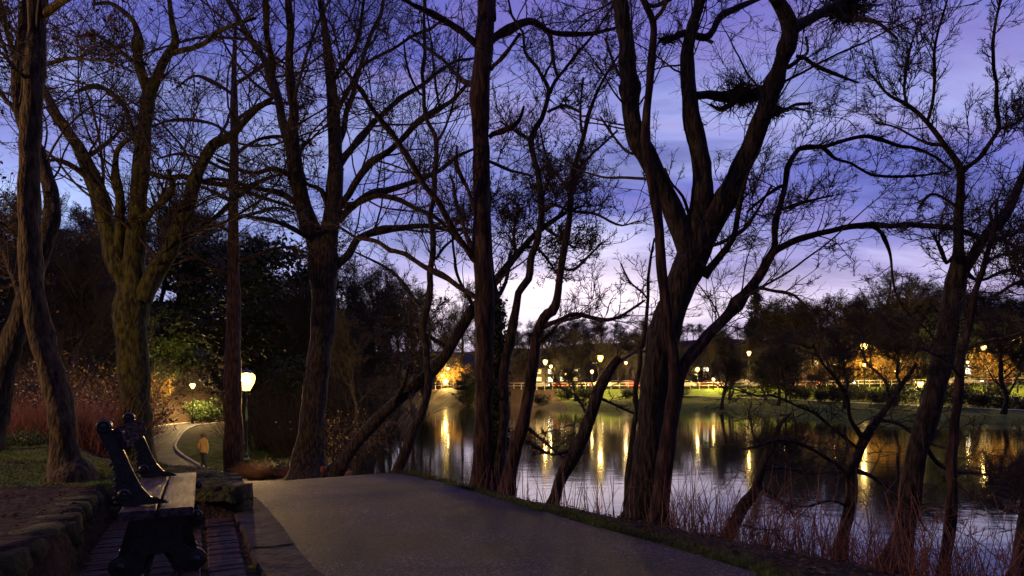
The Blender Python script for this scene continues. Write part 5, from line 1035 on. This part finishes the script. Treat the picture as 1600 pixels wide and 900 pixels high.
# ------------------------------------------------------------------ person
def person(px, Y, label):
    x = (px - CX) / F * Y; root = empty('person', (x, Y, z1(x, Y)), math.radians(165)); tag(root, label, 'person')
    J = {'hip': (0, 0, .95, .15, .11), 'belly': (0, 0, 1.1, .145, .105), 'chest': (0, 0, 1.3, .17, .12), 'up': (0, .01, 1.42, .14, .09), 'neck': (0, .0, 1.5, .055, .055), 'head': (0, -.01, 1.62, .085, .1), 'crown': (0, 0, 1.71, .06, .07)}
    E = [('hip', 'belly'), ('belly', 'chest'), ('chest', 'up'), ('up', 'neck'), ('neck', 'head'), ('head', 'crown')]
    for s, n_ in ((-1, 'l'), (1, 'r')):
        st = .12 * s
        for k_, v in {'th': (.09 * s, 0, .86, .095, .095), 'kn': (.10 * s, -st * .6 - .03, .5, .062, .065), 'an': (.10 * s, st * .9, .1, .042, .045), 'toe': (.11 * s, st * .9 - .15, .04, .04, .03), 'sh': (.17 * s, .01, 1.42, .065, .065), 'el': (.235 * s, st * .3 + .03, 1.15, .05, .05), 'wr': (.235 * s, -st * .6 - .05, .92, .035, .035), 'ha': (.23 * s, -st * .8 - .06, .83, .035, .02)}.items(): J[k_ + n_] = v
        E += [('hip', 'th' + n_), ('th' + n_, 'kn' + n_), ('kn' + n_, 'an' + n_), ('an' + n_, 'toe' + n_), ('up', 'sh' + n_), ('sh' + n_, 'el' + n_), ('el' + n_, 'wr' + n_), ('wr' + n_, 'ha' + n_)]
    ks = list(J); me = bpy.data.meshes.new('body'); me.from_pydata([J[k_][:3] for k_ in ks], [(ks.index(a), ks.index(b)) for a, b in E], []); o = bpy.data.objects.new('body', me); COL.objects.link(o)
    md = o.modifiers.new('s', 'SKIN')
    for i, k_ in enumerate(ks): me.skin_vertices[0].data[i].radius = J[k_][3:5]
    me.skin_vertices[0].data[0].use_root = True
    o.modifiers.new('d', 'SUBSURF').levels = 2
    dg = bpy.context.evaluated_depsgraph_get(); m2 = bpy.data.meshes.new_from_object(o.evaluated_get(dg)); bpy.data.objects.remove(o)
    m2.materials.clear()
    for q in ('jacket', 'trousers', 'skin'): m2.materials.append(M[q])
    for p_ in m2.polygons:
        c = p_.center; p_.use_smooth = True; p_.material_index = 1 if c.z < .9 and abs(c.x) < .2 and not (c.z > .78 and abs(c.x) > .19) else (2 if c.z > 1.51 or (c.z < .9 and abs(c.x) > .19 and c.z > .7) else 0)
    b = bpy.data.objects.new('body', m2); link(b, root)
    bm = bmesh.new(); bmesh.ops.create_uvsphere(bm, u_segments=16, v_segments=12, radius=.112, matrix=Matrix.Translation((0, .018, 1.655)) @ Matrix.Diagonal((.9, 1.02, 1.05, 1)))
    bmesh.ops.delete(bm, geom=[f for f in bm.faces if f.calc_center_median().z < 1.57 or (f.calc_center_median().y < -.045 and f.calc_center_median().z < 1.69)], context='FACES'); mesh_bm('hair', bm, M['hair'], root, smooth=True)
    bm = bmesh.new()
    for sx in (-1, 1): bmesh.ops.create_uvsphere(bm, u_segments=8, v_segments=6, radius=.012, matrix=Matrix.Translation((sx * .032, -.098, 1.635)))
    bmesh.ops.create_cone(bm, segments=8, radius1=.016, radius2=.004, depth=.045, matrix=Matrix.Translation((0, -.11, 1.61)) @ Matrix.Rotation(math.radians(20), 4, 'X')); mesh_bm('face', bm, M['skin'], root, smooth=True)
    return root
person(318, 27.5, 'distant person in a yellow-tan jacket walking across the grass near the lamp')

# ------------------------------------------------------------------ far shore: lamps, houses, cars, railing
GL = 'amber lamps beyond the lake'
for i, (px, py, Y, r, m_, lb_) in enumerate((
    (852, 568, 104, .34, 'lamp_street', 'large amber lamp beyond the lake above the yellow-lit building'), (861, 574, 112, .26, 'lamp_small', 'smaller lamp just right of the amber one by the yellow building'), (938, 563, 100, .42, 'lamp_street', 'brightest amber lamp behind the snapped trunk'), (925, 582, 108, .26, 'lamp_small', 'small lamp below left of the brightest middle lamp'),
    (978, 568, 112, .24, 'lamp_far', 'pale white lamp left of the massive fork'), (1090, 579, 106, .30, 'lamp_small', 'amber lamp right of the massive fork'), (1115, 594, 104, .26, 'lamp_small', 'low amber lamp above the bright grass patch'), (1170, 554, 104, .32, 'lamp_street', 'amber lamp on a pole left of the black evergreen'),
    (1350, 545, 90, .40, 'lamp_street', 'high amber lamp over the lit bushes on the far shore'), (1351, 573, 96, .28, 'lamp_small', 'amber lamp directly below the high one'), (1438, 602, 66, .26, 'lamp_small', 'low lamp beside the yellow-lit grass slope'), (1537, 545, 84, .28, 'lamp_street', 'amber lamp second from the right edge'), (1590, 536, 80, .42, 'lamp_street', 'large amber lamp at the right edge'),
    (700, 577, 128, .26, 'lamp_small', 'upper lamp of the bright cluster at the lake end'), (691, 588, 128, .24, 'lamp_small', 'middle left lamp of the bright cluster at the lake end'), (696, 602, 124, .50, 'lamp_street', 'glaring low lamp of the cluster at the lake end'), (778, 580, 124, .2, 'lamp_small', 'tiny lamp seen right of the ivy trunk'))):
    q = P(px, py, Y); g = z1(q.x, q.y)
    post_lamp('street_lamp', (q.x, q.y, g), max(.8, q.z - g), r * 1.2, M[m_], lb_, GL, 10, False)

for px, py, Y, lb_ in ((884, 584, 112, 'tiny lamp between the yellow building and the brightest middle lamp'), (1002, 583, 114, 'tiny lamp beside the left side of the massive fork'), (1142, 588, 108, 'tiny low lamp right of the bright grass patch'), (1226, 572, 116, 'tiny pale light above the black evergreen'), (1304, 570, 112, 'tiny pale light over the far columns'), (1398, 580, 104, 'tiny lamp right of the two high lamps'), (1466, 586, 96, 'tiny lamp right of the low white lamp'), (1512, 566, 98, 'tiny lamp left of the three-storey house'), (1568, 582, 90, 'tiny lamp between the two right-hand lamps')):
    q = P(px, py, Y); g = z1(q.x, q.y); post_lamp('street_lamp', (q.x, q.y, g), max(.8, q.z - g), .2, M['lamp_small'], lb_, GL, 8, False)
def house(px0, px1, Y, top, floors, wall, label, seed, lit=.5, cols=False, depth=8):
    r = random.Random(seed); x0 = (px0 - CX) / F * Y; x1 = (px1 - CX) / F * Y; g = min(z1(x0, Y), z1(x1, Y)) - .2; H = CAMH + (YH - top) / F * Y - g; w = x1 - x0
    root = empty('house', ((x0 + x1) / 2, Y, g)); tag(root, label, 'house', 'houses behind the far road')
    bm = bmesh.new(); box(bm, (-w / 2, 0, 0), (w / 2, depth, H)); mesh_bm('wall', bm, M[wall], root)
    bm = bmesh.new(); rh = H * .35; pts = [(-w / 2 - .3, -.4, H), (w / 2 + .3, -.4, H), (w / 2 + .3, depth + .4, H), (-w / 2 - .3, depth + .4, H), (-w / 2 + 1.5, depth / 2, H + rh), (w / 2 - 1.5, depth / 2, H + rh)]
    v = [bm.verts.new(p_) for p_ in pts]
    for f in ((0, 1, 5, 4), (1, 2, 5), (2, 3, 4, 5), (3, 0, 4), (3, 2, 1, 0)): bm.faces.new([v[i] for i in f])
    rf = mesh_bm('roof', bm, M['roof'], root); bm = bmesh.new(); box(bm, (w * .2, depth / 2 - .5, H + rh * .3), (w * .2 + .9, depth / 2 + .5, H + rh + 1)); mesh_bm('chimney', bm, M['brick_wall'], rf)
    fh = H / floors; nw = max(2, int(w / 2.4))
    for f in range(floors):
        for i in range(nw):
            cx = -w / 2 + (i + .5) * w / nw; z0 = f * fh + fh * .28; ww, wh = .55, fh * .27
            bm = bmesh.new()
            for a in (((-ww - .1, -.06, -.1), (-ww, .0, wh * 2 + .1)), ((ww, -.06, -.1), (ww + .1, 0, wh * 2 + .1)), ((-ww, -.06, wh * 2), (ww, 0, wh * 2 + .1)), ((-ww, -.1, -.1), (ww, 0, 0)), ((-.03, -.05, 0), (.03, 0, wh * 2)), ((-ww, -.05, wh - .03), (-.03, 0, wh + .03)), ((.03, -.05, wh - .03), (ww, 0, wh + .03))):
                box(bm, (cx + a[0][0], a[0][1], z0 + a[0][2]), (cx + a[1][0], a[1][1] - .001, z0 + a[1][2]))
            wf = mesh_bm('window', bm, M['white'], root); bm = bmesh.new(); box(bm, (cx - ww, -.03, z0), (cx + ww, -.003, z0 + wh * 2)); mesh_bm('pane', bm, M[r.choice(('window_lit', 'window_pale')) if r.random() < lit else 'window_dark'], wf)
    bm = bmesh.new(); box(bm, (-.6, -.08, .0), (.6, -.004, 2.2)); mesh_bm('door', bm, M['window_dark'], root)
    if cols:
        for i in range(5):
            bm = bmesh.new(); lathe(bm, [(.28, 0), (.28, .3), (.2, .35), (.17, H - .6), (.26, H - .5), (.26, H - .3)], 10, (-w / 2 + .5 + i * (w - 1) / 4, -1.2, 0)); mesh_bm('column', bm, M['render_wall'], root, smooth=True)
        bm = bmesh.new(); box(bm, (-w / 2, -1.6, H - .3), (w / 2, -.02, H - .02)); mesh_bm('cornice', bm, M['render_wall'], root)
    return root
house(832, 908, 132, 575, 2, 'render_wall', 'yellow-lit building with bright ground floor behind the left far lamps', 1, .9)
house(918, 965, 142, 566, 2, 'brick_wall', 'brick house behind the brightest middle lamp', 2, .4)
house(972, 1016, 138, 560, 3, 'brick_wall', 'tall brick house just left of the massive fork', 3, .4)
house(1076, 1112, 134, 572, 2, 'render_wall', 'small pale house right of the massive fork', 4, .5)
house(1132, 1178, 128, 568, 2, 'render_wall', 'pale columned house left of the black evergreen', 5, .5, True)
house(1262, 1330, 118, 558, 2, 'render_wall', 'wide pale house with lit columns on the far shore', 6, .6, True)
house(1345, 1420, 116, 556, 2, 'brick_wall', 'brick house behind the high amber lamp', 7, .55)
house(1496, 1560, 106, 520, 3, 'brick_wall', 'three-storey brick house near the right edge', 8, .5)
house(1578, 1650, 102, 545, 2, 'render_wall', 'pale house cut by the right edge', 9, .4)
house(664, 690, 150, 590, 1, 'render_wall', 'low lit building at the end of the lake', 10, .9)
house(790, 822, 140, 586, 2, 'render_wall', 'small pale house between lake end and yellow-lit building', 11, .5)

# cars
def car_proto(seed, col, label):
    root = empty('parked_car', (0, 0, -200)); tag(root, label, 'car', 'cars on the far road'); paint = mk('car_paint', [col], .25, coat=.5)
    prof = [(-2.1, .35), (-2.15, .6), (-2.05, .85), (-1.7, .92), (-1.25, 1.38), (-.9, 1.46), (.35, 1.45), (.65, 1.36), (1.15, .95), (1.95, .82), (2.15, .62), (2.12, .35)]
    bm = bmesh.new(); rings = []
    for yy, sc2, ins_ in ((-.84, .97, .0), (-.78, 1, 0), (.78, 1, 0), (.84, .97, 0)):
        rings.append([bm.verts.new((x, yy * (1 - .18 * max(0, (z - .9) / .56)), z * (1 if sc2 == 1 else .995))) for x, z in prof])
    for a, b in zip(rings, rings[1:]):
        for i in range(len(prof)): bm.faces.new((a[i], a[(i + 1) % len(prof)], b[(i + 1) % len(prof)], b[i]))
    bm.faces.new(rings[0][::-1]); bm.faces.new(rings[-1]); mesh_bm('body', bm, paint, root)
    for s in (-1, 1):
        bm = bmesh.new(); v = [bm.verts.new(p_) for p_ in ((-1.35, s * .835, .96), (.95, s * .835, .96), (.5, s * .72, 1.36), (-1.1, s * .72, 1.38))]; bm.faces.new(v if s < 0 else v[::-1])
        res = bmesh.ops.extrude_face_region(bm, geom=bm.faces[:]); bmesh.ops.translate(bm, verts=[q for q in res['geom'] if isinstance(q, bmesh.types.BMVert)], vec=(0, s * .02, 0)); mesh_bm('window', bm, M['window_dark'], root)
        for wx in (-1.3, 1.3):
            bm = bmesh.new(); lathe(bm, [(.2, -.11), (.32, -.1), (.33, 0), (.32, .1), (.2, .11)], 14)
            for q in bm.verts: q.co = Vector((wx + q.co.x, s * .76 + q.co.z, .33 + q.co.y))
            mesh_bm('wheel', bm, M['tyre'], root)
        bm = bmesh.new(); box(bm, (2.06, s * .6 - .16, .62), (2.17, s * .6 + .16, .76)); mesh_bm('headlight', bm, M['head'], root)
        bm = bmesh.new(); box(bm, (-2.19, s * .62 - .14, .68), (-2.06, s * .62 + .14, .82)); mesh_bm('taillight', bm, M['tail'], root)
    register(root); return root
cars = [car_proto(1, (.03, .03, .035), 'dark car'), car_proto(2, (.45, .44, .42), 'silver car'), car_proto(3, (.25, .03, .03), 'red car')]
cl_ = ['dark', 'silver', 'red']
fr_s = np.r_[0, np.cumsum(np.linalg.norm(np.diff(FARROAD[:, :2], axis=0), axis=1))]
for k_, (px, ci, off, yaw, near_) in enumerate(((838, 1, -2.6, 0, 'by the yellow-lit building'), (884, 2, -2.6, 0, 'right of the yellow-lit building'), (905, 0, -2.6, .5, 'turning under the brightest middle lamp'), (930, 1, -2.6, 0, 'below the brightest middle lamp'), (962, 0, 2, 3.14, 'heading left behind the snapped trunk'), (985, 2, -2.6, 0, 'just left of the massive fork'), (1078, 1, -2.6, 3.14, 'just right of the massive fork'), (1102, 2, -2.6, 0, 'left of the low amber lamp'), (1150, 0, -2.6, 3.14, 'above the bright grass patch'), (1195, 1, -2.6, 0, 'beside the black evergreen'), (1255, 2, -2.6, 0, 'left of the lit columns'), (1300, 1, -2.6, 0, 'in front of the wide columned house'), (1372, 1, -2.6, 3.14, 'under the high amber lamp'), (1420, 0, -2.6, 0, 'left of the low lamp by the slope'), (1520, 1, -2.6, 0, 'before the three-storey house'), (1560, 2, -2.6, 3.14, 'left of the right-edge lamp'))):
    # find the road point seen at px
    pxs = CX + FARROAD[:, 0] / FARROAD[:, 1] * F; j = int(np.argmin(abs(pxs - px))); t_ = FARROAD[min(j + 1, 89), :2] - FARROAD[max(j - 1, 0), :2]; t_ /= np.linalg.norm(t_); nn = np.array([t_[1], -t_[0]])
    c = FARROAD[j, :2] - nn * off * -1; pr = cars[ci]; loc = (c[0], c[1], FARROAD[j, 2] + .01); rz = math.atan2(t_[1], t_[0]) + yaw; lb_ = f'{cl_[ci]} car {near_} on the far road'
    if pr.name not in used: used.add(pr.name); pr.location = loc; pr.rotation_euler = (0, 0, rz); pr['label'] = lb_
    else: dup(pr, loc, rz, 1.0, lb_, 'cars on the far road')
# railing along the near side of the far road
fr = FARROAD[int(len(FARROAD) * .2):int(len(FARROAD) * .95)]; t_ = np.gradient(fr[:, :2], axis=0); t_ /= np.linalg.norm(t_, axis=1)[:, None]; e_ = fr[:, :2] + np.c_[t_[:, 1], -t_[:, 0]] * 4.6
root = empty('railing', (0, 0, 0)); tag(root, 'long pale railing along the lake side of the far road', 'railing')
for hz in (.45, .95):
    p_ = np.c_[e_, fr[:, 2] + hz]; mesh_np('rail', *tubes(p_[None], np.full((1, len(p_)), .06), 5), M['rail'], root)
ps = cat_rom(np.c_[e_, fr[:, 2]], 110)
pp_ = np.stack([ps - [0, 0, .3], ps + [0, 0, 1.05]], 1); o = mesh_np('posts', *tubes(pp_, np.full((110, 2), .06), 5), M['rail'], root); o['kind'] = 'stuff'
# stones at the near water edge
for i, (px, Y) in enumerate(((640, 13.6), (662, 13.2), (700, 12.6), (722, 12.2), (560, 15), (590, 14.6))):
    bm = bmesh.new(); rock(bm, (0, 0, .06), (.36, .3, .26), 0, 900 + i); x = (px - CX) / F * Y; o = mesh_bm('stone', bm, M['stone'], smooth=True); o.location = (x, Y, z1(x, Y)); tag(o, 'dark rounded stone on the bank left of the straight trunk', 'stone', 'stones on the bank')
# move never-placed prototypes out: remove them
for pr in protos + ev + tb + rs + [bl, gb, gl, bb, fb] + cars:
    if pr.name not in used:
        for c in list(pr.children_recursive): bpy.data.objects.remove(c)
        bpy.data.objects.remove(pr)
print('ln_side', ln_side, 'objects', len(bpy.data.objects))
